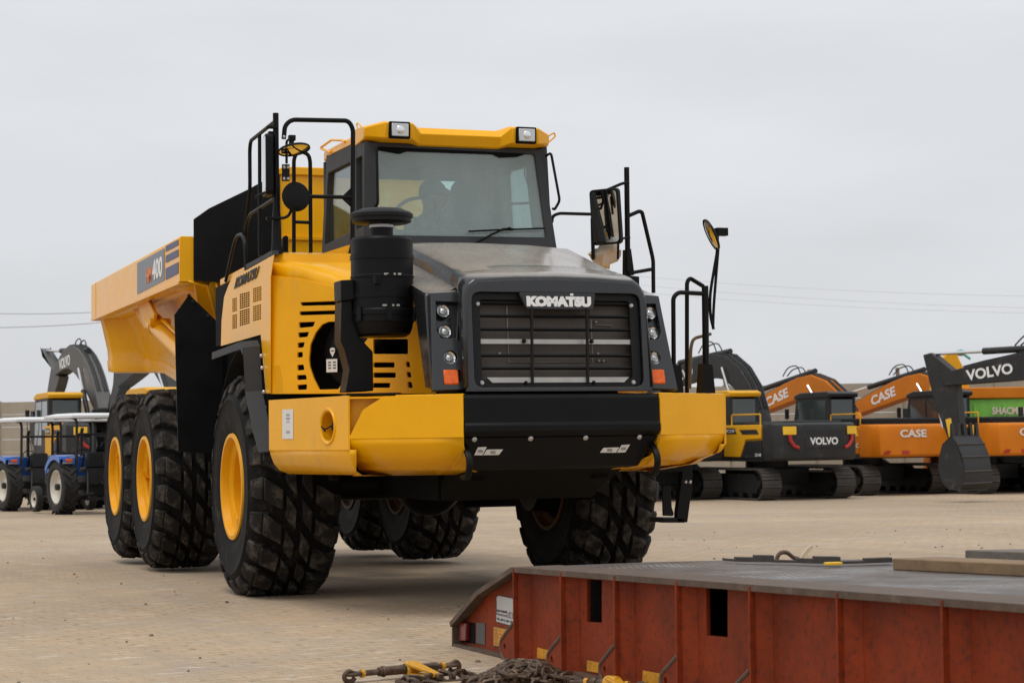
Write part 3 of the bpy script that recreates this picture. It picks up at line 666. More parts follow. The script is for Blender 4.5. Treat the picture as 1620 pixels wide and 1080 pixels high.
for x, z in ((.335, 2.09), (.34, 1.86), (.38, 1.81), (.345, 1.81), (-.41, 1.86), (-.41, 2.13)): gt.sphere(gp(x, z, -.10), .011, seg=8, rings=6)
gt.build('radiator_piping', STL, truck)
for k, z in enumerate((2.215, 2.125, 2.03, 1.935, 1.845, 1.755, 1.665)):
    s = G().prism([gp(-.60, z+.006, -.045), gp(-.60, z-.004, -.043), gp(-.60, z-.012, -.085), gp(-.60, z-.006, -.088)], (1.2, 0, 0)); s.build('grille_slat', DRKG, truck)
for a, b in ((1.955, 1.922),):
    G().prism([gp(-.59, a, -.04), gp(-.59, b, -.04), gp(-.59, b, -.055), gp(-.59, a, -.055)], (1.18, 0, 0)).build('grille_bar', STL, truck)
G().prism([gp(x, z, -.04) for x, z in ((-.54, 1.685), (.54, 1.685), (.50, 1.648), (-.50, 1.648))], (0, -.02, 0)).build('grille_bar', STL, truck)
for x in (-.205, .215):
    G().bx((x-.008, -3.125, 1.64), (x+.008, -3.105, 2.17)).build('grille_upright', DRKG, truck)
g = G()
for x, z in ((-.25, 1.94), (.265, 1.94), (-.25, 1.645), (.265, 1.645)): bolt(g, gp(x, z, -.03), GP[1], .016, .02)
g.build('bolt', DRK, truck); g = G()
for x, z in ((-.585, 2.20), (.585, 2.20), (-.575, 1.645), (.575, 1.645)): bolt(g, gp(x, z, -.028), GP[1], .018, .016)
g.build('bolt', BOLT, truck)
bd = plate([gp(*q) for q in ((-.285, 2.275), (.285, 2.275), (.265, 2.165), (-.235, 2.165))], [], GP, .02, 'name_badge', MUD, truck, .004, off=.012, rnd=.012)
text('KOMATSU', gp(-.238, 2.178, .025), gp(.252, 2.178, .025), gp(-.238, 2.253, .025), LET, bd, bold=.085)
G().prism([gp(x, z, .024) for x, z in ((.095, 2.258), (.118, 2.258), (.118, 2.274), (.095, 2.274))], GP[1]*.005).build('lettering', LET, bd)

# ---- lamp housings
z5 = zz(650, 400, 4.5)
LP = plane3((-.9, -2.845, 2.28), (-.68, -2.845, 2.28), (-.8, -3.03, 1.61)); LP = (LP[0]+V((0, -.012, 0)), LP[1] if LP[1].y < 0 else -LP[1])
for s in (1, -1):
    f = (lambda P: P) if s > 0 else mir
    fr = (f([LP[0]])[0], f([LP[1]])[0])
    o3 = f([pt(*q, pl=LP) for q in z5((135, 300), (335, 292), (335, 355), (322, 630), (402, 712), (420, 975), (150, 985))])
    h3 = f([pt(*q, pl=LP) for q in z5((165, 352), (332, 358), (316, 625), (205, 618), (172, 560))])
    h4 = f([pt(*q, pl=LP) for q in circ(z5((272, 752))[0], 11.8, 11.2, 16)])
    h5 = f([pt(*q, pl=LP) for q in z5((222, 838), (345, 838), (380, 935), (222, 945))])
    lpn = plate(o3, [h3, h4, h5], fr, .035, 'lamp_panel', HOOD, truck, .004, off=.012)
    n = fr[1]; xx = V((0, 0, 1)).cross(n).normalized(); yy = n.cross(xx)
    for c, r in (((222, 422), .046), ((235, 567), .046), ((266, 754), .048)):
        p = f([pt(*z5(c)[0], pl=LP)])[0]+n*.004
        hl = G().lathe([(r*1.12, 0), (r*1.12, .022), (r, .024), (r, .01)], p, (xx, yy, n), 24).build('headlight', DRK, truck)
        G().lathe([(r*.98, .018), (r*.7, .002), (r*.3, -.006), (0, -.006)], p, (xx, yy, n), 24).build('reflector', REFL, hl)
        G().lathe([(r*.42, .0), (r*.38, .016), (r*.2, .022), (0, .024)], p+yy*r*.1, (xx, yy, n), 16).build('lens', LENS, hl)
        gb = G()
        for a, b in ((-1, -1), (1, -1), (-1, 1), (1, 1)): bolt(gb, p+xx*a*r*1.15+yy*b*r*1.15, n, .006, .006)
        gb.build('bolt', BLK, hl)
    p = f([pt(*z5((277, 894))[0], pl=LP)])[0]+n*.012
    ind = G().add([p+xx*a*.055+yy*b*.055+n*c for c in (0, .03) for a, b in ((-1, -1), (1, -1), (1, 1), (-1, 1))], [(0, 1, 2, 3), (4, 5, 6, 7), (0, 1, 5, 4), (1, 2, 6, 5), (2, 3, 7, 6), (3, 0, 4, 7)]).build('indicator', ORG, truck, bevel=.012, seg=3)

# ---- air cleaner
ac = V((-1.075, -2.35, 0))
g = G().lathe([(0, 2.0), (.17, 2.0), (.20, 2.02), (.215, 2.06), (.222, 2.10), (.228, 2.105), (.228, 2.15), (.234, 2.155), (.234, 2.19), (.228, 2.2), (.226, 2.42), (.231, 2.425), (.231, 2.44), (.226, 2.445), (.226, 2.70), (.215, 2.718), (.17, 2.722), (0, 2.722)], ac, seg=48)
for a in (-150, -95, -30, 30, 90, 150):
    d = V((math.cos(R(a)), math.sin(R(a)), 0)); M = Matrix.Translation(ac+d*.235)@Matrix.Rotation(R(a), 4, 'Z'); g.box((0, 0, 2.16), (.02, .04, .10), M)
g.box((ac.x-.1, ac.y-.215, 2.40), (.05, .03, .06), rz=R(20)); 
g.build('air_cleaner', DRK, truck, ang=30)
G().lathe([(.083, 2.70), (.083, 2.80), (.086, 2.80), (.086, 2.84)], ac, seg=28).build('intake_pipe', DRKG, truck)
G().lathe([(.084, 2.795), (.09, 2.795), (.09, 2.815), (.084, 2.815)], ac, seg=28).build('hose_clamp', BOLT, truck)
G().lathe([(.06, 2.82), (.19, 2.825), (.215, 2.835), (.218, 2.862), (.228, 2.866), (.230, 2.89), (.215, 2.905), (.15, 2.93), (.07, 2.94), (0, 2.942)], ac, seg=48).build('precleaner_cap', DRKG, truck, ang=30)
g = G()
z33 = zz(540, 310, 3.275)
for (u, w) in zip(z33((226, 400), (218, 562)), (11, 11)):
    for dx, L_ in ((0, 8), (13, 4), (21, 6)):
        p = pt(u[0]+dx, u[1]+1, Y=ac.y-.225); G_ = (p.x-ac.x); yy_ = -math.sqrt(max(0, .229**2-G_**2)); g.box((p.x+.01, ac.y+yy_-.001, p.z), (L_*.004, .006, .014))
g.build('latch', STL, truck)
g = G().prism(on(((540, 476), (557, 476), (559, 505), (570, 535), (590, 556), (591, 618), (547, 620), (553, 584), (545, 552), (539, 540)), Y=-2.38), (.02, .26, 0))
g.prism(on(((539, 443), (560, 442), (561, 474), (540, 476)), Y=-2.40), (.0, .2, 0)); g.build('air_cleaner_bracket', DRK, truck, bevel=.008)
g = G().prism([(-1.42, -2.60, 1.575), (-1.06, -2.74, 1.575), (-.98, -2.5, 1.575), (-1.32, -2.1, 1.575)], (0, 0, .014)); g.build('bracket_base', DRK, truck, bevel=.003)
for r_, z in ((.233, 2.28), (.233, 2.56)): G().lathe([(r_-.008, z), (r_, z), (r_, z+.03), (r_-.008, z+.03)], ac, seg=48).build('mounting_band', DRK, truck)

# ---- cab
zc = zz(560, 180, 4.765)
WP = plane3((-.74, -1.0, 2.87), (.74, -1.0, 2.87), (0, -.89, 3.63)); WP = (WP[0], WP[1] if WP[1].y < 0 else -WP[1])
wo_ = [pt(*q, pl=WP) for q in ((577, 226), (855, 238), (879, 391), (577, 391))]
wh = [pt(*q, pl=WP) for q in ((595.5, 231), (846, 243), (864.5, 377), (596.5, 373))]
plate(wo_, [wh], WP, .05, 'windscreen_frame', MUD, truck, .006, off=-.02, hrnd=.03)
G().prism([p-WP[1]*.01 for p in wh], -WP[1]*.008).build('windscreen', GLS, truck, smooth=False)
vis = [pt(*q, pl=WP)-WP[1]*.002 for q in zc((165, 225), (165, 272), (340, 302), (400, 284), (1040, 305), (1095, 330), (1230, 325), (1345, 285), (1345, 235))]
G().prism(vis, -WP[1]*.005).build('sun_visor', BLK, truck)
zs = zz(360, 170, 4.5)
lo = on(zs((712, 345), (965, 218), (985, 960), (905, 972), (678, 1048)), X=-.775)
lh = [on(zs((722, 465), (882, 385), (900, 885), (696, 982)), X=-.775), on(zs((921, 362), (968, 338), (975, 850), (925, 875)), X=-.775)]
plate(lo, lh, (V((-.775, 0, 3)), V((-1, 0, 0))), .05, 'cab_side', MUD, truck, .005, off=-.02, hrnd=.02)
G().prism([p+V((.02, 0, 0)) for p in on(zs((715, 440), (972, 315), (978, 900), (690, 1000)), X=-.775)], (.006, 0, 0)).build('side_window', GLB, truck, smooth=False)
ro = [V((.775, -.97, 2.82)), V((.775, -.88, 3.66)), V((.775, .42, 3.66)), V((.775, .5, 2.82))]
rh = [on(zc((1168, 460), (1185, 432), (1335, 392), (1345, 520), (1392, 930), (1195, 905)), X=.775), on(zc((1042, 500), (1072, 388), (1090, 400), (1100, 690), (1066, 732), (1045, 700)), X=.775)]
plate(ro, rh, (V((.775, 0, 3)), V((1, 0, 0))), .05, 'cab_side', MUD, truck, .005, off=-.02, hrnd=.02)
G().prism([V((.75, -.9, 2.9)), V((.75, -.85, 3.6)), V((.75, .38, 3.6)), V((.75, .44, 2.9))], (.006, 0, 0)).build('side_window', GLB, truck, smooth=False)
g = G(); g.tube(on(zc((1290, 400), (1283, 440), (1310, 530), (1340, 545)), X=.74), .008, 6, fillet=.02); g.tube(on(zc((1175, 680), (1350, 672)), X=.74), .012, 6); g.build('door_handle', DRKG, truck)
plate([V((-.77, .46, 2.82)), V((.77, .46, 2.82)), V((.77, .42, 3.66)), V((-.77, .42, 3.66))], [[V((-.70, .455, 2.95)), V((.46, .455, 2.95)), V((.46, .44, 3.54)), V((-.70, .44, 3.54))]], (V((0, .46, 3)), V((0, 1, 0))), .04, 'cab_rear_wall', MUD, truck, .004, hrnd=.03)
G().bx((-.70, .43, 2.95), (.46, .436, 3.54)).build('rear_window', GLB, truck, smooth=False)
G().bx((-.76, -.95, 2.74), (.76, .48, 2.84)).build('cab_floor', DRK, truck)
G().prism([(-.745, -.84, 3.63), (.745, -.84, 3.63), (.745, .40, 3.63), (-.745, .40, 3.63)], (0, 0, .03)).build('cab_headliner', MUD, truck)
# roof and lamp visor
mid_ = [(-.62, 3.80), (-.86, 3.785), (-.93, 3.77), (-.985, 3.715), (-.975, 3.70), (-.93, 3.635), (-.90, 3.625), (-.62, 3.625)]
pod = [(-.62, 3.81), (-.90, 3.812), (-.99, 3.805), (-1.04, 3.79), (-1.045, 3.78), (-1.03, 3.665), (-.98, 3.650), (-.62, 3.635)]
end = [(-.62, 3.785), (-.84, 3.775), (-.88, 3.77), (-.91, 3.76), (-.915, 3.75), (-.905, 3.69), (-.88, 3.67), (-.62, 3.65)]
st_ = [(-.795, end), (-.74, [(a*.6+c*.4, b*.6+d*.4) for (a, b), (c, d) in zip(end, pod)]), (-.655, pod), (-.425, pod), (-.34, mid_)]
st_ = st_+[(-x, s) for x, s in reversed(st_)]
G().loft([[V((x, a, b)) for a, b in s] for x, s in st_], closed=True).build('roof_visor', YEL, truck, bevel=.008, ang=25)
G().prism([(-.78, -.85, 3.66), (.78, -.85, 3.66), (.78, .46, 3.66), (-.78, .46, 3.66)], (0, 0, .10)).build('roof', YEL, truck, bevel=.025)
for s in (-1, 1):
    c = V((s*.54, -1.04, 3.727))
    rl = G().bx((c.x-.088, -1.065, c.z-.068), (c.x+.088, -1.02, c.z+.068)).build('work_lamp', BLK, truck, bevel=.01)
    G().bx((c.x-.07, -1.075, c.z-.052), (c.x+.07, -1.06, c.z+.052)).build('lens', LENS, rl, bevel=.006)
    G().sphere((c.x, -1.074, c.z), .035, 1, .25, 1, 12, 8).build('bulb', REFL, rl)
g = G()
g.tube(on(zc((75, 120), (30, 70), (20, 80), (25, 105), (75, 150)), X=-.79), .007, 6, closed=True, fillet=.01)
g.tube([(.79, -.86, 3.75), (.86, -.86, 3.79), (.87, -.86, 3.76), (.80, -.86, 3.70)], .007, 6, closed=True, fillet=.01)
g.tube(on(zs((735, 320), (668, 295), (665, 285), (740, 232), (820, 235), (835, 245)), X=-.80), .011, 8, fillet=.03)
g.build('lifting_eye', YEL, truck)
G().prism(on(zs((712, 345), (970, 218), (970, 160), (735, 318)), X=-.79), (.02, 0, 0)).build('roof_edge', YEL, truck, bevel=.004)
# wiper, grab rails
g = G(); g.tube([pt(*q, pl=WP)+WP[1]*.03 for q in zc((855, 893), (1130, 880), (1425, 870))], .008, 6); g.tube([pt(*q, pl=WP)+WP[1]*.04 for q in zc((1165, 868), (1060, 900), (905, 985))], .009, 6, fillet=.1); g.tube([pt(*q, pl=WP)+WP[1]*.04 for q in zc((1130, 875), (1040, 905), (935, 975))], .005, 6, fillet=.1)
g.box(pt(*zc((1150, 878))[0], pl=WP)+WP[1]*.03, (.09, .02, .02)); g.build('wiper', BLK, truck)
g = G(); g.tube([(.755, -.93, 3.58), (.775, -1.0, 3.60), (.835, -1.03, 3.2), (.80, -1.0, 3.13), (.79, -.98, 3.14)], .011, 8, fillet=.03); g.build('grab_rail', DRK, truck); g = G()
g.tube([(-.70, -.93, 3.60), (-.715, -.99, 3.60), (-.72, -1.03, 3.13), (-.73, -.97, 3.11)], .011, 8, fillet=.03); g.build('grab_rail', DRK, truck)
# interior
sa, sb = pt(722, 330, Y=.15).x, pt(760, 330, Y=.15).x
st = G().bx((sa-.06, -.25, 2.95), (sb+.12, .25, 3.08)); st.build('seat_cushion', MUD, truck, bevel=.04)
st = G().prism([(sa-.03, .15, 3.05), (sb+.04, .15, 3.05), (sb+.02, .24, 3.46), (sb-.06, .25, 3.52), (sa+.05, .25, 3.52), (sa, .24, 3.46)], (0, .10, 0)); st.build('seat_back', mat('teal_grey_seat', (.06, .09, .09), .9, noise=.3, nscale=60), truck, bevel=.03)
G().bx((-.60, -.20, 2.9), (-.15, .2, 3.0)).build('seat_cushion', MUD, truck, bevel=.03)
g = G(); sw = V((-.22, -.42, 3.10)); ax = V((0, .75, .66)).normalized(); xx = V((1, 0, 0)); yy = ax.cross(xx)
g.tube([sw+(xx*math.cos(2*math.pi*k/28)+yy*math.sin(2*math.pi*k/28))*.2 for k in range(28)], .015, 8, closed=True)
for a in (90, 210, 330): g.tube([sw-ax*.03, sw+(xx*math.cos(R(a))+yy*math.sin(R(a)))*.2], .014, 6)
g.cyl(sw-ax*.03, sw-ax*.4, .03, 10); g.build('steering_wheel', DRK, truck)
g = G().prism([(-.72, -.92, 2.84), (.72, -.92, 2.84), (.72, -.92, 2.98), (-.72, -.92, 2.94)], (0, .25, 0)); g.build('dashboard', DRKG, truck, bevel=.03)

# ---- left handrails and mirrors
PX0, PY0 = -1.55, -1.05
g = G(); g.cyl((PX0, PY0, 2.72), (PX0, PY0, 3.82), .023, 14); g.lathe([(.05, 2.72), (.04, 2.78), (.034, 3.0), (.024, 3.12)], (PX0, PY0, 0), seg=16)
F = lambda P, r=.017, **k: g.tube(on(P, **k), r, 10, fillet=.09)
F(zs((400, 225), (408, 130), (455, 88), (860, 95), (893, 150), (888, 1000)), .0185, Y=-1.05)
F(zs((400, 630), (890, 640)), .016, Y=-1.05)
g.prism(on(zs((825, 625), (890, 560), (890, 720), (820, 655)), Y=-1.05), (0, .01, 0))
g.prism(on(zs((855, 1055), (905, 1055), (905, 960), (882, 960)), Y=-1.05), (0, .04, 0)); g.build('front_handrail', DRK, truck)
g = G(); F(zs((345, 95), (165, 238), (158, 300), (160, 600), (125, 870)), .016, X=PX0)
F(zs((340, 645), (155, 765), (125, 880), (130, 1050)), .015, X=PX0); F(zs((228, 190), (230, 1055)), .015, X=PX0); F(zs((230, 1055), (230, 1055)), .015, X=PX0) if 0 else None
g.build('side_handrail', DRK, truck)
g = G(); F(((389, 425), (388, 385), (383, 370), (374, 373), (368, 395), (357, 445)), .014, X=-1.60); g.build('ladder_rail', DRK, truck)
g = G(); F(zs((472, 1050), (472, 370), (490, 325), (530, 315), (575, 335), (588, 380), (592, 1050)), .016, Y=-.75); F(zs((472, 815), (592, 820)), .014, Y=-.75); F(zs((400, 1030), (400, 930), (420, 920), (420, 1040)), .014, Y=-.9); g.build('cab_step_handrail', DRK, truck)
def mirror(name, c, n, rx, ry, th, lab=None, glass=True, rr_=None):
    n = V(n).normalized(); x = V((0, 0, 1)).cross(n); x = x.normalized() if x.length > .1 else V((1, 0, 0)); y = n.cross(x); c = V(c)
    if rr_ is None:
        m_ = G().lathe([(0, -th), (rx*.6, -th*.8), (rx*.95, -th*.3), (rx, 0), (rx, .012), (rx*.93, .012)], c, (x, y*ry/rx, n), 32).build(name, DRK, truck)
        if glass: G().lathe([(rx*.95, .006), (rx*.6, .014), (0, .018)], c, (x, y*ry/rx, n), 32).build('mirror_glass', MIR, m_)
    else:
        P = [c+x*p.x+y*p.y for p in fil([V((a*rx, b*ry, 0)) for a, b in ((-1, -1), (1, -1), (1, 1), (-1, 1))], rr_, True)]
        m_ = G().prism(P, -n*th).build(name, DRK, truck, bevel=.008)
        P2 = [c+(p-c)*.92+n*.001 for p in P]; G().prism(P2, n*.004).build('mirror_glass', MIR, m_)
    return m_
mirror('round_mirror', pt(465, 236, Y=-1.2), (.12, -.25, -1), .128, .128, .02); g = G(); F(zs((455, 225), (455, 262)), .02, Y=-1.2); F(zs((455, 225), (420, 235), (420, 400)), .010, Y=-1.15); g.box(pt(*zs((458, 218))[0], Y=-1.2), (.05, .05, .04)); g.build('mirror_arm', DRK, truck)
mirror('round_mirror', pt(468.5, 311, Y=-1.12), (-.05, 1, -.1), .112, .118, .02); g = G(); F(zs((340, 790), (435, 785), (465, 690), (490, 640)), .012, Y=-1.1); F(zs((275, 790), (345, 790)), .012, Y=-1.1); g.build('mirror_arm', DRK, truck)
mirror('rectangular_mirror', pt(418, 262, Y=-1.0), (-1, .12, 0), .12, .24, .06, rr_=.04)
g = G(); g.bx((-1.60, -1.03, 3.20), (-1.55, -.98, 3.68)); g.box((-1.585, -1.06, 3.705), (.09, .06, .015)); g.tube(on(zs((340, 580), (290, 580), (275, 600), (200, 640)), Y=-1.05), .010, 8, fillet=.02); g.build('mirror_bracket', DRK, truck)
g = G().prism(on(zs((388, 405), (442, 405), (442, 525), (388, 525)), Y=-1.03), (0, .008, 0)); g.build('bracket_plate', DRKG, truck); g = G()
for q in zs((402, 427), (430, 427), (402, 508), (430, 508), (402, 210), (402, 630)): bolt(g, pt(*q, Y=-1.072), (0, -1, 0), .013, .01)
g.build('bolt', BOLT, truck)

# ---- right handrails and mirrors
zr = zz(920, 280, 6)
g = G(); F(zr((428, -90), (440, 900)), .0225, Y=-.9); g.prism(on(zr((412, 690), (470, 680), (500, 900), (500, 930), (410, 940)), Y=-.9), (0, .05, 0)); g.prism(on(zr((450, 935), (548, 945), (548, 1035), (500, 1030), (450, 990)), Y=-.9), (0, .05, 0))
F(zr((440, 372), (545, 325), (575, 335), (665, 720), (680, 790), (683, 1100)), .017, Y=-.9); F(zr((440, 915), (670, 875)), .016, Y=-.9); g.build('right_handrail', DRK, truck)
g = G(); F(((873, 352), (874, 342), (884, 337.5), (940, 339)), .014, Y=-.75); F(((937, 345), (938.5, 410)), .016, Y=-.9); g.build('cab_handrail', DRK, truck)
mirror('rectangular_mirror', pt(956.5, 343, Y=-1.02), (-.83, -.55, -.09), .142, .232, .05, rr_=.04)
g = G(); F(zr((450, 55), (390, 60), (250, 120)), .013, Y=-.98); F(zr((460, 577), (400, 578), (350, 610), (345, 780)), .010, Y=-.98); g.prism(on(zr((150, 615), (350, 590), (345, 610), (280, 632), (155, 640)), Y=-1.0), (0, .06, 0)); g.build('mirror_arm', DRK, truck)
zq = zz(860, 250, 2.7692)
g = G(); g.prism(on(zq((560, 905), (602, 905), (614, 1030), (568, 1030)), Y=-2.55), (0, .08, 0)); g.prism(on(zq((697, 900), (740, 905), (753, 1030), (688, 1030)), Y=-2.55), (0, .08, 0))
F(zq((570, 905), (568, 610), (590, 588), (700, 594)), .0175, Y=-2.5); F(zq((628, 1030), (628, 545), (640, 525), (700, 562)), .0165, Y=-2.35); g.cyl(pt(*zq((707, 560))[0], Y=-2.5), pt(*zq((711, 905))[0], Y=-2.5), .026, 12); g.build('ladder_handrail', DRK, truck)
g = G(); F(zq((640, 1010), (645, 830), (655, 790), (733, 770)), .013, Y=-2.4); g.build('ladder_handrail', mat('bronze_paint', (.13, .085, .04), .4), truck)
mirror('round_mirror', pt(1126, 371, Y=-2.5), (-.86, .22, -.40), .13, .13, .025)
g = G(); g.box(pt(1141, 367, Y=-2.5), (.09, .06, .06)); F(zq((762, 340), (762, 400), (728, 600), (730, 690), (745, 750)), .0115, Y=-2.5); F(zq((765, 400), (745, 650), (742, 745)), .011, Y=-2.5); g.build('mirror_arm', DRK, truck)
# ---- boarding steps on the right
zt = zz(1040, 700, 7.714)
g = G(); g.prism(on(zt((300, 200), (428, 200), (430, 520), (385, 850), (370, 970), (240, 970), (240, 850), (300, 400)), Y=-2.2), (0, .06, 0)); g.prism(on(zt((60, 520), (165, 520), (180, 790), (205, 860), (195, 895), (70, 890)), Y=-2.25), (0, .02, 0))
g.prism(on(zt((60, 915), (340, 915), (340, 975), (60, 975)), Y=-2.2), (0, .25, 0)); g.prism(on(zt((30, 280), (320, 280), (320, 350), (30, 360)), Y=-2.2), (0, .2, 0)); g.build('boarding_step', DRK, truck, bevel=.006)
g = G()
for q in zt((346, 478), (398, 478)): bolt(g, pt(*q, Y=-2.2), (0, -1, 0), .014, .01)
g.build('bolt', BOLT, truck)

# ---- dump body
BY = 2.28
def rail(s):
    g = G(); g.add([V((s*x, y, z)) for y in (BY, 8.15) for x, z in ((-1.70, 2.755), (-1.70, 3.17), (-1.685, 3.185), (-1.575, 3.185), (-1.56, 3.17), (-1.56, 2.755))], [(0, 1, 2, 3, 4, 5), (11, 10, 9, 8, 7, 6)]+[(i, 6+i, 6+(i+1) % 6, (i+1) % 6) for i in range(6)]); 
    g.build('body_rail', YEL, truck, bevel=.006); G().bx((-s*1.703, 7.75, 2.76), (-s*1.69, 7.77, 3.17)).build('rail_seam', YELD, truck); G().bx((-s*1.712, BY+.02, 2.735), (-s*1.60, 8.1, 2.754)).build('rail_lip', YEL, truck)
rail(1)
g = G(); g.add([V((x, y, z)) for y in (BY, 8.15) for x, z in ((1.70, 2.755), (1.70, 3.17), (1.56, 3.17), (1.56, 2.755))], [(0, 1, 2, 3), (7, 6, 5, 4)]+[(i, 4+i, 4+(i+1) % 4, (i+1) % 4) for i in range(4)]); g.build('body_rail', YEL, truck, bevel=.006)
def bs(Y, xw, zb, xt=1.585, zt_=2.76, lip=.035):
    h = [(-1.62, zt_+.004), (-xt, zt_-.012), (-xw-(xt-xw)*.36, zb+(zt_-zb)*.42), (-xw-lip, zb+.135), (-xw-lip-.012, zb+.12), (-xw-lip, zb), (-xw+.05, zb-.015)]
    return [V((x, Y, z)) for x, z in h+[(-a, b) for a, b in reversed(h)]]
G().loft([bs(8.12, 1.46, 2.13), bs(7.95, 1.42, 2.125, 1.57), bs(7.72, 1.10, 2.12, 1.34), bs(7.35, 1.05, 2.11, 1.33), bs(6.75, 1.02, 2.06, 1.32), bs(5.86, .98, 1.90, 1.32), bs(3.3, .94, 1.66, 1.36), bs(BY, 1.35, 2.70, 1.57, 2.76, .0)], closed=False).build('dump_body_shell', YEL, truck, solid=.02, ang=45)
# rear wedge pad of the shell
g = G()
for s in (-1,):
    for q, r in (((268, 480), .085), ((289, 464), .095), ((197, 512), .085)):
        p = pt(*q, X=-1.24); n_ = V((-.72, 0, -.6)).normalized(); x_ = V((0, 1, 0)); g.lathe([(0, .05), (r*.8, .05), (r*.88, .03), (r, .028), (r, -.15)], p, (x_, n_.cross(x_), n_), 24)
g.build('body_stiffener', YEL, truck)
g = G(); g.prism(on(((205, 482), (232, 476), (231, 519), (228, 519)), X=-1.52), (.02, 0, 0)); g.prism(on(((231, 478), (240, 482), (252, 512), (238, 522), (231, 520)), Y=6.3), (0, -.06, 0)) if 0 else None
g.prism(on(((216, 478), (234, 474), (244, 496), (240, 519), (228, 520)), X=-1.60), (.04, 0, 0)); g.prism(on(((222, 484), (234, 478), (240, 498), (238, 516), (229, 517)), X=-1.50), (.04, 0, 0)); g.cyl(pt(236, 510, X=-1.63), pt(236, 510, X=-1.63)+V((.22, 0, 0)), .045, 14); g.build('hoist_bracket', YELD, truck, bevel=.01)
c0, c1_ = pt(243, 512, X=-1.52), pt(300, 568, X=-1.46)
g = G(); g.tube([c0, c1_], .085, 20); g.tube([c0+(c0-c1_).normalized()*.12, c0], .05, 16); g.tube([c0+(c1_-c0).normalized()*.12, c0+(c1_-c0).normalized()*.16], .095, 20)
dz = V((0, 0, .13)); g.tube([c0+(c1_-c0)*.12+dz*.7, c0+(c1_-c0)*.12+dz, c1_+dz], .02, 8); g.build('hoist_cylinder', YEL, truck)
# front wall of the body
HB = lambda q: on(q, Y=BY)
HX = pt(437, 330, Y=BY).x; HX2 = pt(448, 270, Y=BY).x
G().prism([(HX, BY, 2.76), (-HX, BY, 2.76), (-HX, BY, 3.80), (-HX2, BY, 3.87), (HX2, BY, 3.87), (HX, BY, 3.80)], (0, .05, 0)).build('headboard', YEL, truck)
G().prism([(-1.57, BY+.0, 2.81), (1.57, BY+.0, 2.81), (1.22, 3.3, 1.80), (-1.22, 3.3, 1.80)], (0, .02, 0)).build('front_slope_plate', YEL, truck)
G().prism([(HX, BY-.03, 3.79), (-HX, BY-.03, 3.79), (-HX, BY-.03, 3.84), (-HX2, BY-.03, 3.87), (HX2, BY-.03, 3.87), (HX, BY-.03, 3.84)], (0, .12, 0)).build('headboard_cap', YEL, truck, bevel=.01)
G().prism([(HX+.02, BY-.03, 3.17), (-HX, BY-.03, 3.17), (-HX, BY-.03, 3.20), (HX+.02, BY-.03, 3.20)], (0, .03, 0)).build('headboard_rib', YELD, truck)
G().prism(HB([(306, 347), (330, 330), (392, 300), (410, 290), (442, 275), (444, 452), (320, 445), (306, 443)]), (0, -.02, 0)).build('spill_guard', DRK, truck)
G().prism(mir(HB([(306, 347), (330, 330), (392, 300), (410, 290), (442, 275), (444, 452), (320, 445), (306, 443)])), (0, -.02, 0)).build('spill_guard', DRK, truck)
G().tube(HB([(309, 371), (440, 374)]), .008, 6).build('guard_highlight', MUD, truck)  # lighter grey tube stands in for the highlight line across the guard
g = G().prism(on(((276, 498), (299, 466), (303, 469), (353, 518), (353, 640), (338, 717), (282, 714)), Y=2.32), (0, .012, 0)); g.build('mud_flap', DRK, truck)
g = G()
for q in ((299, 468), (306, 477), (329, 500)): bolt(g, pt(*q, Y=2.318), (0, -1, 0), .02, .012)
g.build('bolt', DRKG, truck)
g = G().bx((-1.3, 2.34, 1.0), (-.7, 2.5, 2.7)); g.build('articulation_cover', BLK, truck)
# name panel
RX = -1.702; nX = V((-1, 0, 0))
GRYP = mat('grey_vinyl', (.20, .22, .25), .5); BLUV = mat('slate_blue_vinyl', (.075, .08, .17), .5); ORT = mat('orange_vinyl', (.75, .20, .03), .5)
pan = decal(on(z2((278, 275), (432, 190), (432, 372), (278, 452)), X=RX), nX, GRYP, 'model_panel', truck, off=.001)
for a in (((440, 178), (512, 140), (512, 172), (440, 210)), ((440, 233), (512, 195), (512, 237), (440, 273)), ((440, 305), (512, 268), (512, 333), (440, 370))):
    decal(on(z2(*a), X=RX), nX, BLUV, 'body_stripe', truck, off=.001)
def T2(s, bl, br, tl, m): text(s, pt(*z2(bl)[0], X=RX-.006), pt(*z2(br)[0], X=RX-.006), pt(*z2(tl)[0], X=RX-.006), m, pan, depth=.002, bold=.03)
T2('HM', (328, 392), (359, 378), (328, 308), ORT); T2('400', (363, 378), (420, 350), (363, 262), LET)
# ================================================================ driver in the cab
def skin_figure(name, joints, edges, mt, parent=None, root=0, sub=2):
    me = bpy.data.meshes.new(name); me.from_pydata([V(j[0]) for j in joints], edges, []); me.materials.append(mt)
    o = bpy.data.objects.new(name, me); col.objects.link(o)
    if parent: o.parent = parent
    m = o.modifiers.new('skin', 'SKIN'); m.use_smooth_shade = True
    sk = me.skin_vertices[0].data
    for i, j in enumerate(joints):
        r = j[1]; sk[i].radius = (r, r) if not isinstance(r, tuple) else r
    sk[root].use_root = True
    m = o.modifiers.new('sub', 'SUBSURF'); m.levels = sub; m.render_levels = sub
    return o
SKIN = mat('skin', (.10, .055, .035), .55); SHIRT = mat('dark_blue_workwear', (.035, .04, .05), .85, noise=.2, nscale=10); CAPM = mat('black_cap', (.015, .015, .018), .8)
hd = pt(684, 316, Y=-.02)                   # centre of the head; he looks towards the passenger side and down
bx_, by_, bz_ = hd
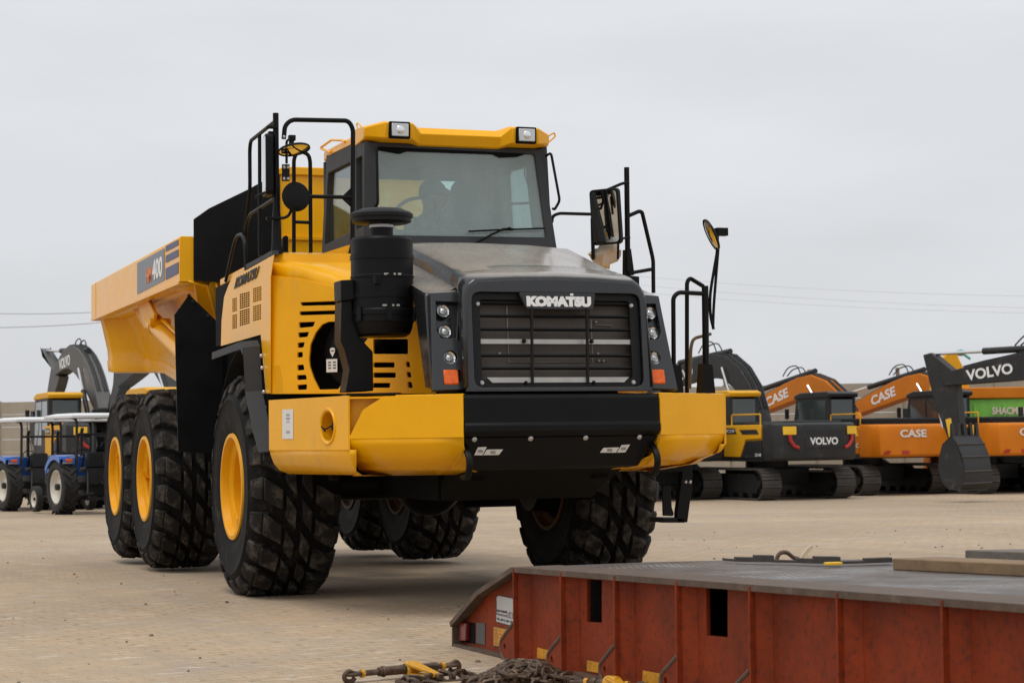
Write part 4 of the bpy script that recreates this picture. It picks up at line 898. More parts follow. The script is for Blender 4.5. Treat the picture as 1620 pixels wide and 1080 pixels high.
J = [((bx_-.06, .02, 3.02), (.17, .12)), ((bx_-.05, .03, bz_-.42), (.16, .11)), ((bx_-.03, .02, bz_-.23), (.15, .10)), ((bx_-.005, .01, bz_-.13), .055), ((bx_, by_, bz_-.03), (.085, .10)), ((bx_+.01, by_-.005, bz_+.04), (.08, .098)),
     ((bx_-.20, .02, bz_-.25), .065), ((bx_-.25, -.10, bz_-.45), .048), ((bx_-.12, -.34, bz_-.46), .036), ((bx_-.06, -.40, bz_-.44), .034),
     ((bx_+.16, .02, bz_-.25), .065), ((bx_+.22, -.10, bz_-.46), .048), ((bx_+.12, -.34, bz_-.46), .036), ((bx_+.10, -.40, bz_-.44), .034),
     ((bx_-.14, -.25, 3.02), .085), ((bx_-.15, -.52, 3.00), .06), ((bx_+.05, -.25, 3.02), .085), ((bx_+.06, -.52, 3.00), .06)]
person = skin_figure('person', J, [(0, 1), (1, 2), (2, 3), (3, 4), (4, 5), (2, 6), (6, 7), (7, 8), (8, 9), (2, 10), (10, 11), (11, 12), (12, 13), (0, 14), (14, 15), (0, 16), (16, 17)], SHIRT)
tag(person, 'driver in a dark peaked cap seated at the wheel behind the windscreen', 'person')
g = G()
h0 = V((bx_+.005, by_, bz_+.005)); g.sphere(h0, .102, .95, 1.0, 1.18, 20, 14)
g.tube([h0+V((.085, -.02, .0)), h0+V((.125, -.02, -.03)), h0+V((.09, -.02, -.045))], .016, 8)          # nose
g.sphere(h0+V((.075, -.02, -.075)), .035, 1, 1.2, .8, 10, 8); g.sphere(h0+V((.0, -.10, -.01)), .022, 1, .6, 1.3, 8, 6)
g.build('head', SKIN, person)
g = G(); g.lathe([(.116, -.01), (.118, .03), (.108, .085), (.07, .125), (0, .14)], h0+V((-.005, 0, .03)), seg=24)
g.prism([h0+V(p) for p in ((.06, -.09, .035), (.15, -.07, .012), (.205, -.02, .0), (.205, .03, .0), (.15, .07, .012), (.06, .09, .035))], (0, 0, .012)); g.build('cap', CAPM, person, bevel=.004)
for s in (-1, 1):                            # hands closed on the wheel
    w = V((bx_+(-.06 if s < 0 else .10), -.41, bz_-.44)); g = G(); g.sphere(w, .038, 1, .8, .9, 10, 8)
    for k in range(4): a = w+V((-.025+.017*k, -.02, .02)); g.tube([a, a+V((0, -.035, .008)), a+V((0, -.045, -.018)), a+V((0, -.025, -.03))], .0085, 6)
    g.tube([w+V((.03*-s, 0, .01)), w+V((.045*-s, -.025, .0))], .010, 6); g.build('hand', SKIN, person)

# ================================================================ excavators
DGR = mat('machine_grey', (.026, .026, .027), .5, spec=.3, noise=.15, nscale=3, dirt=(.12, .10, .08), dirt_amt=.2)
VYL = mat('machine_yellow', (.72, .36, .01), .45, spec=.25, noise=.06)
COR = mat('machine_orange', (.60, .175, .005), .5, spec=.25, noise=.10, nscale=1.5)
TRK = mat('track_steel', (.055, .048, .042), .65, noise=.3, nscale=8)
MBK = mat('machine_black', (.014, .014, .015), .55, noise=.2)
CHR = mat('chrome_rod', (.7, .7, .7), .12, metal=1)
RTAPE = mat('red_reflector', (.42, .02, .015), .5); YTAPE = mat('yellow_tape', (.85, .50, .02), .5)
DGL = mat('dark_machine_glass', (.03, .045, .045), .08, coat=1)
FGR = mat('pale_machine_grey', (.085, .083, .080), .55, noise=.15, nscale=3, dirt=(.2, .18, .15), dirt_amt=.2)  # lighter grey for the boom of the far left excavator
def smooth_path(P, n):
    P = [V((a, b, 0)) for a, b in P]; Q = [P[0]*2-P[1]]+P+[P[-1]*2-P[-2]]; dense = []
    for i in range(1, len(Q)-2):
        for k in range(20):
            t = k/20; a, b, c, d = Q[i-1:i+3]; dense.append(.5*((2*b)+(c-a)*t+(2*a-5*b+4*c-d)*t*t+(3*b-a-3*c+d)*t**3))
    dense.append(P[-1]); L = [0]
    for i in range(1, len(dense)): L.append(L[-1]+(dense[i]-dense[i-1]).length)
    out = []
    for k in range(n+1):
        u = L[-1]*k/n; j = min(range(len(L)), key=lambda j: abs(L[j]-u)); out.append((dense[j].x, dense[j].y))
    return out
def hull(g, x0, x1, prof): g.prism([(x0, y, z) for y, z in prof], (x1-x0, 0, 0))
def excavator(label, brand, loc, rz, pose, group=None, scale=1.0, model=None):
    volvo = brand == 'VOLVO'; body = VYL if volvo else COR; cw = DGR if volvo else COR; bm_ = (pose.get('boom_mat') or DGR) if volvo else COR
    r = thing('excavator', label, 'excavator', loc, rz, group); r.scale = (scale,)*3
    # undercarriage
    for s in (-1, 1):
        cx = s*1.2; g = G(); L_ = 1.75; rr_ = .40; pts = []
        N_ = 46; per = 4*L_+2*math.pi*rr_
        def tp(u):
            u %= per
            if u < 2*L_: return (-L_+u, 2*rr_+.04, 0)
            u -= 2*L_
            if u < math.pi*rr_: a = u/rr_; return (L_+math.sin(a)*rr_, rr_+.04+math.cos(a)*rr_, -a)
            u -= math.pi*rr_
            if u < 2*L_: return (L_-u, .04, math.pi)
            u -= 2*L_; a = u/rr_; return (-L_-math.sin(a)*rr_, rr_+.04-math.cos(a)*rr_, math.pi-a)
        for k in range(N_):
            y, z, a = tp(k*per/N_); M = Matrix.Translation((cx, y, z))@Matrix.Rotation(a, 4, 'X')
            g.box((0, 0, 0), (.60, per/N_*.93, .035), M); g.box((0, 0, .028), (.60, .02, .03), M)
        g.build('track', TRK, r)
        g = G()
        hull(g, cx-.16, cx+.16, [(-1.6, .2), (1.6, .2), (1.75, .45), (1.5, .72), (-1.5, .72), (-1.75, .45)]); g.build('track_frame', MBK, r)
        for y in (-L_, L_): G().lathe([(0, -.2), (.1, -.2), (.12, -.1), (.33, -.09), (.36, -.05), (.36, .05), (.33, .09), (.12, .1), (.1, .2), (0, .2)], (cx, y, rr_+.04), 'X', 22).build('track_idler', MBK, r)
        for k in range(6): G().lathe([(0, -.15), (.12, -.15), (.12, .15), (0, .15)], (cx, -1.25+.5*k, .17), 'X', 12).build('track_roller', MBK, r)
    g = G().bx((-.9, -.8, .4), (.9, .8, .85)); g.cyl((0, 0, .8), (0, 0, 1.08), .6, 24); g.build('undercarriage', MBK, r, bevel=.03)
    # house
    g = G().bx((-1.32, -1.9, 1.06), (1.32, 1.25, 1.18)); g.build('deck', MBK, r)
    if volvo:
        g = G(); 
        g.prism([(-1.34, y, z) for y, z in ((-1.85, 2.06), (.1, 2.06), (.1, 1.18), (-.75, 1.18), (-1.05, 1.66), (-1.85, 1.68))], (.05, 0, 0)); g.bx((-1.29, -1.85, 1.18), (-.5, .08, 2.05)); g.build('side_panel', VYL, r, bevel=.015)
        g = G(); g.prism([(-1.345, y, z) for y, z in ((-1.88, 1.64), (-1.09, 1.62), (-.79, 1.16), (-1.88, 1.16))], (.04, 0, 0)); g.build('lower_panel', DGR, r)
        G().prism([(-1.352, y, z) for y, z in ((-1.2, 1.58), (-1.7, 1.58), (-1.7, 1.28), (-1.0, 1.28))], (.005, 0, 0)).build('air_intake', MBK, r)
        G().prism([(-1.347, y, z) for y, z in ((-.75, 1.93), (-1.65, 1.93), (-1.75, 1.80), (-.9, 1.80))], (.005, 0, 0)).build('air_intake', MBK, r)
        p = G().prism([(-1.348, y, z) for y, z in ((.02, 1.98), (-.5, 1.98), (-.6, 1.82), (.02, 1.82))], (.005, 0, 0)).build('model_plate', DGR, r)
        text('EC210B' if False else 'EC210', (-1.350, -.02, 1.86), (-1.350, -.48, 1.86), (-1.350, -.02, 1.94), WHT, p, depth=.002)
        g = G().bx((.5, -1.85, 1.18), (1.32, 1.2, 2.0)); g.build('tank', VYL, r, bevel=.03)
        # counterweight
        pr = []
        for z, o in ((1.08, .10), (1.14, .02), (1.30, 0), (1.9, 0), (2.05, .03), (2.10, .12)):
            pr.append([V((x*(1-o*.1), y+(o if y < -2 else 0), z)) for x, y in ((-1.33, -1.9), (-1.33, -2.45), (-1.15, -2.68), (-.8, -2.78), (.8, -2.78), (1.15, -2.68), (1.33, -2.45), (1.33, -1.9))])
        c = G().loft(pr).build('counterweight', cw, r, bevel=.02)
        G().prism([(-.52, -2.782, 1.42), (.62, -2.782, 1.42), (.70, -2.782, 1.90), (-.60, -2.782, 1.90)], (0, -.012, 0)).build('logo_panel', DGR, c, bevel=.004)
        text('VOLVO', (-.38, -2.797, 1.50), (.52, -2.797, 1.50), (-.38, -2.797, 1.70), LET, c, bold=.03)
        for s in (-1, 1):
            q = (lambda u: -1.08+u if s < 0 else 1.08-u); 
            G().prism([(q(-.10)-0, -2.715+.0, 1.78), (q(.26), -2.80, 1.78), (q(.26), -2.80, 2.0), (q(-.10), -2.70, 2.0)], (0, -.012, 0)).build('reflector', YTAPE, c)
            G().tube([(q(.08), -2.775, 1.76), (q(.09), -2.775, 1.62), (q(.2), -2.785, 1.47), (q(.34), -2.79, 1.42)], .05, 6).build('reflector', RTAPE, c)
        text(model or '210', (-1.352, -1.55, 1.20), (-1.352, -1.86, 1.20), (-1.352, -1.55, 1.28), WHT, r, depth=.003)
        g = G().bx((-.45, -1.9, 2.0), (1.25, .2, 2.16)); g.bx((-1.1, -1.7, 2.03), (-.5, -.5, 2.14)); g.build('engine_hood', DGR, r, bevel=.03)
    else:
        g = G().bx((-1.33, -1.75, 1.18), (-.5, .1, 2.0)); g.bx((.5, -1.75, 1.18), (1.33, 1.2, 1.98)); g.build('side_panel', COR, r, bevel=.04)
        G().prism([(-1.34, y, z) for y, z in ((-1.0, 1.92), (-1.45, 1.92), (-1.5, 1.66), (-1.05, 1.66))], (.005, 0, 0)).build('air_intake', MBK, r)
        G().prism([(-1.345, y, z) for y, z in ((-1.5, 2.0), (-1.62, 2.0), (-1.72, 1.70), (-1.58, 1.70))], (.005, 0, 0)).build('reflector', YTAPE, r)
        pr = []
        for z, o in ((1.10, .06), (1.16, 0), (1.85, 0), (1.98, .03), (2.04, .10)):
            pr.append([V((x*(1-o*.1), y+(o if y < -2 else 0), z)) for x, y in ((-1.34, -1.75), (-1.34, -2.3), (-1.2, -2.58), (-.8, -2.72), (.8, -2.72), (1.2, -2.58), (1.34, -2.3), (1.34, -1.75))])
        c = G().loft(pr).build('counterweight', COR, r, bevel=.02)
        text('CASE', (-.62, -2.735, 1.66), (.30, -2.735, 1.66), (-.62, -2.735, 1.88), WHT, c, bold=.03)
        G().prism([(-1.15, -2.63, 1.18), (-.35, -2.74, 1.18), (-.30, -2.74, 1.28), (-1.05, -2.66, 1.28)], (0, -.012, 0)).build('reflector', RTAPE, c)
        text('C', (-1.352, -1.6, 1.38), (-1.352, -1.74, 1.38), (-1.352, -1.6, 1.50), WHT, r, depth=.003)
        g = G().bx((-1.2, -2.2, 2.0), (1.25, .3, 2.22)); g.build('engine_hood', DRKG, r, bevel=.05)
    g = G()
    g.tube([(-1.25, -1.7, 2.05), (-1.25, -1.7, 2.35), (-1.25, -.2, 2.35), (-1.25, -.2, 2.05)], .02, 6, fillet=.05); g.build('deck_rail', VYL, r)
    G().lathe([(.06, 2.1), (.06, 2.5), (.075, 2.5), (.075, 2.1)], (.7, -1.2, 0), seg=12).build('exhaust_stack', MBK, r)
    # cab
    cm_ = MBK if not volvo else DGR
    cp = [(-.15, 1.18), (1.75, 1.18), (1.85, 1.5), (1.55, 2.85), (1.35, 2.92), (-.1, 2.92), (-.15, 2.85)]
    cab = G()
    hull(cab, -1.30, -1.25, cp); hull(cab, -.38, -.33, cp); cabo = None
    hull(cab, -1.25, -.38, [(-.15, 1.18), (-.10, 1.18), (-.10, 1.95), (-.15, 1.95)]); hull(cab, -1.25, -.38, [(1.70, 1.18), (1.78, 1.18), (1.86, 1.6), (1.80, 1.6)])
    for x in (-1.25, -.45): cab.tube([(x+.035, -.12, 1.9), (x+.035, -.12, 2.9)], .05, 6); cab.tube([(x+.035, 1.80, 1.55), (x+.035, 1.5, 2.85)], .04, 6)
    # cut the look of openings with glass faces set proud
    cabo = cab.build('cab', cm_, r, bevel=.01)
    for x, s in ((-1.302, -1), (-.328, 1)):
        for q in (((-.02, 1.95), (.62, 1.95), (.62, 2.78), (-.02, 2.78)), ((.72, 1.5), (1.66, 1.5), (1.44, 2.76), (.72, 2.78))):
            G().prism([(x, y, z) for y, z in q], (.004*s, 0, 0)).build('window', DGL, cabo)
    G().prism([(-1.22, -.152, 2.0), (-.42, -.152, 2.0), (-.42, -.152, 2.80), (-1.22, -.152, 2.80)], (0, .03, 0)).build('window', DGL, cabo)
    G().prism([(-1.22, 1.84, 1.62), (-.42, 1.84, 1.62), (-.42, 1.56, 2.82), (-1.22, 1.56, 2.82)], (0, .01, 0)).build('window', DGL, cabo)
    g = G(); hull(g, -1.33, -.30, [(-.25, 2.86), (-.28, 2.98), (-.1, 3.04), (1.3, 3.03), (1.62, 2.95), (1.66, 2.84)]); g.build('cab_roof', VYL if volvo else MBK, cabo, bevel=.03)
    g = G(); g.tube([(-1.35, 1.7, 1.3), (-1.48, 1.8, 2.0), (-1.48, 1.8, 2.25)], .012, 6); g.box((-1.48, 1.8, 2.4), (.12, .05, .3)); g.build('mirror', MBK, cabo)
    # boom, stick, bucket
    P0, P2, PS, PB = pose['path'][0], pose['path'][-1], pose['stick_top'], pose['stick_end']
    def limb(pts, ws, x0, x1, k=1):
        up, dn = [], []
        for i, (y, z) in enumerate(pts):
            a = pts[max(0, i-1)]; b = pts[min(len(pts)-1, i+1)]; t = V((b[0]-a[0], b[1]-a[1])).normalized(); n_ = V((-t.y, t.x)); up.append((y+n_.x*ws[i], z+n_.y*ws[i])); dn.append((y-n_.x*ws[i]*k, z-n_.y*ws[i]*k))
        return G().prism([(x0, y, z) for y, z in up+dn[::-1]], (x1-x0, 0, 0))
    def bez(a, b, c, n_=8): return [((1-t)**2*a[0]+2*t*(1-t)*b[0]+t*t*c[0], (1-t)**2*a[1]+2*t*(1-t)*b[1]+t*t*c[1]) for t in [i/n_ for i in range(n_+1)]]
    bp_ = smooth_path(pose['path'], 10)
    P0, P2 = bp_[0], bp_[-1]; wm = pose.get('thick', .36)
    ws = [.16+(wm-.16)*math.sin(math.pi*min(1, (i/10)**.8)) for i in range(11)]
    b_ = limb(bp_, ws, .02, .46).build('boom', bm_, r, bevel=.02)
    def along(i0, i1, o0, o1, x):
        a, b2 = bp_[i0], bp_[i1]; t = V((b2[0]-a[0], b2[1]-a[1])).normalized(); n_ = V((-t.y, t.x)); return (lambda u, w: (x, a[0]+t.x*u+n_.x*w, a[1]+t.y*u+n_.y*w))
    if pose.get('word', True):
        i0, i1 = pose.get('word_at', (6, 9)); f_ = along(i1, i0, 0, 0, .018) if True else None
        u0, u1, w0, w1 = pose.get('word_box', (0.15, 1.55, .12, -.16)); text(brand, f_(u0, w0), f_(u1, w0), f_(u0, w1), LET, b_, bold=.03, depth=.004)
    g = G()
    for x in (.10, .17, .31, .38):
        g.tube([(x, y+dy, z) for (y, z), dy in [((bp_[i][0]+V((-(bp_[min(10, i+1)][1]-bp_[i-1][1]), bp_[min(10, i+1)][0]-bp_[i-1][0])).normalized().x*(ws[i]+.03), bp_[i][1]+V((-(bp_[min(10, i+1)][1]-bp_[i-1][1]), bp_[min(10, i+1)][0]-bp_[i-1][0])).normalized().y*(ws[i]+.03)), 0) for i in range(1, 10)]], .02, 6)
    mid = bp_[5]; g.tube([(.2, mid[0], mid[1]+.35), (.2, mid[0]+.25, mid[1]+.75), (.2, mid[0]+.8, mid[1]+.7), (.2, mid[0]+1.1, mid[1]+.42)], .02, 6, fillet=.2)
    g.tube([(.3, mid[0]-.2, mid[1]+.35), (.3, mid[0]+.1, mid[1]+.70), (.3, mid[0]+.7, mid[1]+.62), (.3, mid[0]+1.0, mid[1]+.42)], .02, 6, fillet=.2)
    g.build('hydraulic_hose', MBK, b_)
    # lifting cylinders
    for x in (-.06, .54):
        m5 = bp_[4]; a = V((x, P0[0]+.55, P0[1]-.35)); b2 = V((x, m5[0], m5[1])); c = G().cyl(a, a.lerp(b2, .6), .075, 12).build('lift_cylinder', MBK if volvo else COR, r); G().cyl(a.lerp(b2, .6), b2, .042, 10).build('cylinder_rod', CHR, c)
    a = V((.24, bp_[4][0], bp_[4][1]+ws[4]+.12)); b2 = V((.24, *PS)); am = a.lerp(b2, .62)
    c = G().cyl(a, am, .085, 12).build('stick_cylinder', MBK if not pose.get('grey_cyl') else DGR, r); G().cyl(am, b2, .045, 10).build('cylinder_rod', CHR, c)
    sp = G(); y2, z2_ = P2; 
    sv = V((PB[0]-P2[0], PB[1]-P2[1])).normalized(); sn = V((-sv.y, sv.x));
    if (V((PS[0]-P2[0], PS[1]-P2[1]))).dot(sn) < 0: sn = -sn
    k_ = pose.get('stick_w', 1); sn0 = sn; sn = sn*k_
    q = [(PS[0]-sn.x*.12+sv.x*.0, PS[1]-sn.y*.12), (PS[0]+sn.x*.06, PS[1]+sn.y*.06), (y2+sv.x*.5+sn.x*.30, z2_+sv.y*.5+sn.y*.30), (PB[0]+sn.x*.12, PB[1]+sn.y*.12), (PB[0]-sn.x*.10+sv.x*.06, PB[1]-sn.y*.10+sv.y*.06), (y2+sv.x*.3-sn.x*.22, z2_+sv.y*.3-sn.y*.22), (y2-sn.x*.22-sv.x*.15, z2_-sn.y*.22-sv.y*.15)]
    sp.prism([(.08, y, z) for y, z in q], (.32, 0, 0)); so_ = sp.build('stick', bm_, r, bevel=.02); sn = sn0
    if pose.get('stick_tape'):
        u = V((P2[0]+sv.x*1.25, P2[1]+sv.y*1.25)); G().prism([(.074, u.x+sn.x*a_+sv.x*b_2, u.y+sn.y*a_+sv.y*b_2) for a_, b_2 in ((.0, -.25), (.16, -.25), (.16, .25), (.0, .25))], (-.004, 0, 0)).build('reflector', YTAPE, so_)
    if pose.get('stick_word'): 
        f0 = pose['stick_word']; text(brand, *f0, LET, so_, bold=.03)
    a = V((.24, y2+sv.x*.2+sn.x*.42, z2_+sv.y*.2+sn.y*.42)); b2 = V((.24, PB[0]-sv.x*.55+sn.x*.38, PB[1]-sv.y*.55+sn.y*.38)); c = G().cyl(a, a.lerp(b2, .6), .065, 12).build('bucket_cylinder', MBK, so_); G().cyl(a.lerp(b2, .6), b2, .038, 10).build('cylinder_rod', CHR, c)
    if pose.get('reversed_bucket'):
        W_ = pose['reversed_bucket']; x0, x1 = -.42, .88
        pf = [W_(*q) for q in ((1521, 688), (1530, 702), (1538, 722), (1542, 745), (1541, 764), (1533, 775), (1518, 774), (1506, 762), (1500, 742), (1501, 722), (1506, 702))]
        K = lambda i, x: (x, pf[i][0], pf[i][1])
        g = G()
        # curved floor (the first six points), side plates, ribs
        fl = pf[:7]; inn = [(y+.05*(1 if i < 5 else .2), z+(.0 if i < 4 else .05)) for i, (y, z) in enumerate(fl)]
        g.prism([(x0, y, z) for y, z in fl+inn[::-1]], (x1-x0, 0, 0)); 
        for x in (x0, x1-.03): g.prism([(x, y, z) for y, z in pf], (.03, 0, 0))
        g.build('bucket', DGR, r, bevel=.01)
        g = G()
        for i in range(1, 6): g.tube([K(i, x0), K(i, x1)], .028, 6)
        g.build('bucket_wear_strip', TRK, r); g = G(); tp = W_(1519, 671)
        for k in range(5): xx = x0+.02+k*(x1-x0-.16)/4; g.prism([(xx, pf[0][0]-.03, pf[0][1]-.1), (xx, pf[0][0]+.06, pf[0][1]-.1), (xx, tp[0]+.02, tp[1]), (xx, tp[0]-.02, tp[1]+.04)], (.13, 0, 0))
        g.build('bucket_teeth', DGR, r)
        G().prism([(.05, *PB), (.05, *W_(1524, 700)), (.05, *W_(1520, 735)), (.05, *W_(1505, 730))], (.36, 0, 0)).build('bucket_link', MBK, r)
        return r
    # bucket
    ba = pose.get('bucket_dir', 1); bc = V((PB[0], PB[1])); ang0 = pose.get('bucket_ang', 0)
    def bq(y, z): 
        c_, s_ = math.cos(ang0), math.sin(ang0); return (bc.x+ba*(y*c_-z*s_), bc.y+y*s_+z*c_)
    prof = [(0.0, .05), (.18, -.02), (.38, -.22), (.50, -.50), (.48, -.80), (.32, -1.06), (.05, -1.20), (-.30, -1.18), (-.62, -1.02)]
    bw = .62; g = G()
    o = [bq(*p) for p in prof]; i_ = [bq(p[0]*.93-.01, p[1]*.93-.03) for p in prof]
    g.prism([(.24-bw, y, z) for y, z in o+i_[::-1]], (2*bw, 0, 0)); 
    for s in (-1, 1): g.prism([(.24+s*bw, y, z) for y, z in o], (-s*.03, 0, 0))
    g.build('bucket', DGR, r, bevel=.01)
    g = G()
    for k in range(5): g.prism([(.24-bw+.06+k*(2*bw-.2)/4, y, z) for y, z in (bq(-.56, -1.09), bq(-.60, -.99), bq(-.92, -.86), bq(-.93, -.90))], (.09, 0, 0))
    g.build('bucket_teeth', DGR, r)
    g = G()
    for k in range(2, 8): p_ = o[k]; g.tube([(.24-bw, *p_), (.24+bw, *p_)], .022, 6)
    g.build('bucket_wear_strip', TRK, r)
    g = G(); g.prism([(.08, bc.x-.1, bc.y-.05), (.08, bc.x+.12, bc.y-.05), (.08, bc.x+sn.x*.3-sv.x*.4, bc.y+sn.y*.3-sv.y*.4), (.08, bc.x+sn.x*.2-sv.x*.5, bc.y+sn.y*.2-sv.y*.5)], (.32, 0, 0)); g.build('bucket_link', MBK, r)
    return r
def place(px, D, theta, back=2.75):
    """machine whose rear face centre stands at px, D; forward points away and theta to the left"""
    p = ground(px, D); a = -YAW+R(theta); f = V((-math.sin(a), math.cos(a), 0)); q = p+f*back; q.z = gz(D); return q, a
VOP = dict(path=[(.45, 1.75), (1.1, 3.0), (2.1, 3.72), (3.2, 3.85), (4.8, 3.65), (6.4, 3.3)], stick_top=(7.1, 3.9), stick_end=(5.6, 1.0), bucket_ang=-.6, word_box=(.15, 1.6, .14, -.16))
CAP_ = dict(path=[(.45, 1.75), (1.4, 2.75), (2.5, 3.25), (3.5, 3.22), (5.2, 2.85), (7.0, 2.4)], stick_top=(7.6, 3.0), stick_end=(5.8, .9), bucket_ang=-.6, word_box=(.95, 2.3, .15, -.16), thick=.34)
GRP = 'excavators parked in a row'
q, a = place(1296, 54, 25)
excavator('grey and yellow excavator, rear to the camera, just right of the dump truck', 'VOLVO', q, a, VOP, GRP)
q, a = place(1082, 54.5, 25)
excavator('excavator hidden behind the dump truck bumper, only its tracks showing', 'VOLVO', q, a, dict(VOP, path=[(.45, 1.75), (1.6, 2.3), (3, 2.4), (5, 2.2)], stick_top=(5.5, 2.5), stick_end=(4.6, .9), word=False), GRP)
q, a = place(1450, 57, 25)
excavator('orange excavator with white lettering, just left of the upright grey digging arm', 'CASE', q, a, CAP_, GRP)
q, a = place(1638, 57, 25)
excavator('orange excavator cut by the right edge, behind the large ribbed bucket', 'CASE', q, a, CAP_, GRP)
def local(root, a, x, k=1.0):
    """vertical working plane of a machine standing at root: drawing point -> (forward, height)"""
    f = V((-math.sin(a), math.cos(a), 0)); n_ = V((math.cos(a), math.sin(a), 0)); o = root+n_*x*k
    def L_(px, py):
        p = pt(px, py, pl=(o, n_)); return ((p-root).dot(f)/k, (p.z-root.z)/k)
    return L_
a = -YAW+R(46); f = V((-math.sin(a), math.cos(a), 0)); root = ground(1496, 50.5)-f*5.6; root.z = gz(49)
W_ = local(root, a, .05)
excavator('dark grey excavator reaching in from the right edge with upright stick and ribbed bucket', 'VOLVO', root, a,
          dict(path=[(.45, 1.5), W_(1700, 578), W_(1600, 583), W_(1492, 600)], stick_top=W_(1463, 560), stick_end=W_(1512, 705), grey_cyl=True, stick_tape=True, word_box=(.10, 1.42, .14, -.13), reversed_bucket=W_, thick=.36, stick_w=1.35), GRP)
q, a = place(176, 66, 26); W_ = local(q, a, .24, 1.17)
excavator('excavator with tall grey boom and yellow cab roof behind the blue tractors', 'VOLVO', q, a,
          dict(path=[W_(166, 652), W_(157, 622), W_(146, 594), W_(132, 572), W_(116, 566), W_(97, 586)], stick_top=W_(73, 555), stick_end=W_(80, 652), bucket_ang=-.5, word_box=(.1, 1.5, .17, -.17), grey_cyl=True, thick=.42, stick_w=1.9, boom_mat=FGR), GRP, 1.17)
q, a = place(366, 46, 26); W_ = local(q, a, .24)
excavator('excavator behind the dump truck, its yellow roof showing above the rear tyres', 'VOLVO', q, a,
          dict(path=[(.45, 1.9), W_(262, 575), W_(240, 560), W_(215, 585), W_(196, 604)], stick_top=W_(190, 575), stick_end=W_(180, 650), word=False, grey_cyl=True), GRP)

# ================================================================ tractors
BLU = mat('tractor_blue', (.035, .14, .52), .35, coat=.5, noise=.05); CRM = mat('cream_rim', (.62, .58, .50), .5); CAN = mat('white_canopy', (.72, .73, .74), .5)
TYR = mat('tractor_tyre', (.02, .019, .018), .8, noise=.2, dirt=(.1, .08, .06), dirt_amt=.2)
def twheel(rad, w, loc, parent, lugs):
    e = bpy.data.objects.new('wheel', None); col.objects.link(e); e.parent = parent; e.location = loc
    g = G(); ri = rad*.60
    g.lathe([(ri, -w*.38), (ri*1.15, -w*.5), (rad*.88, -w*.48), (rad*.95, -w*.38), (rad*.955, 0), (rad*.95, w*.38), (rad*.88, w*.48), (ri*1.15, w*.5), (ri, w*.38)], axis='X', seg=36)
    if lugs:
        for k in range(18):
            for s in (-1, 1):
                a0 = 2*math.pi*(k+.25*s)/18; vs = []
                for x, da in ((s*w*.5, -.16), (s*w*.02, .10)):
                    for r_ in (rad*.93, rad*1.02):
                        for dd in (-.035, .035): a_ = a0+da+dd; vs.append((x, r_*math.cos(a_), r_*math.sin(a_)))
                g.add(vs, [(2, 3, 7, 6), (0, 1, 3, 2), (4, 6, 7, 5), (0, 2, 6, 4), (1, 5, 7, 3)])
    g.build('tyre', TYR, e)
    s = -1 if loc[0] < 0 else 1
    g = G().lathe([(ri, s*w*.36), (ri*1.04, s*w*.40), (ri*.97, s*w*.42), (ri*.92, s*w*.30), (ri*.80, s*w*.12), (ri*.5, s*w*.05), (ri*.45, s*w*.16), (ri*.2, s*w*.2), (0, s*w*.2)], axis='X', seg=32); g.lathe([(ri, -s*w*.3), (0, -s*w*.25)], axis='X', seg=20)
    g.build('rim', CRM, e); G().lathe([(.12*rad, s*w*.15), (.12*rad, s*w*.42), (0, s*w*.44)], axis='X', seg=12).build('hub', TYR, e)
    return e
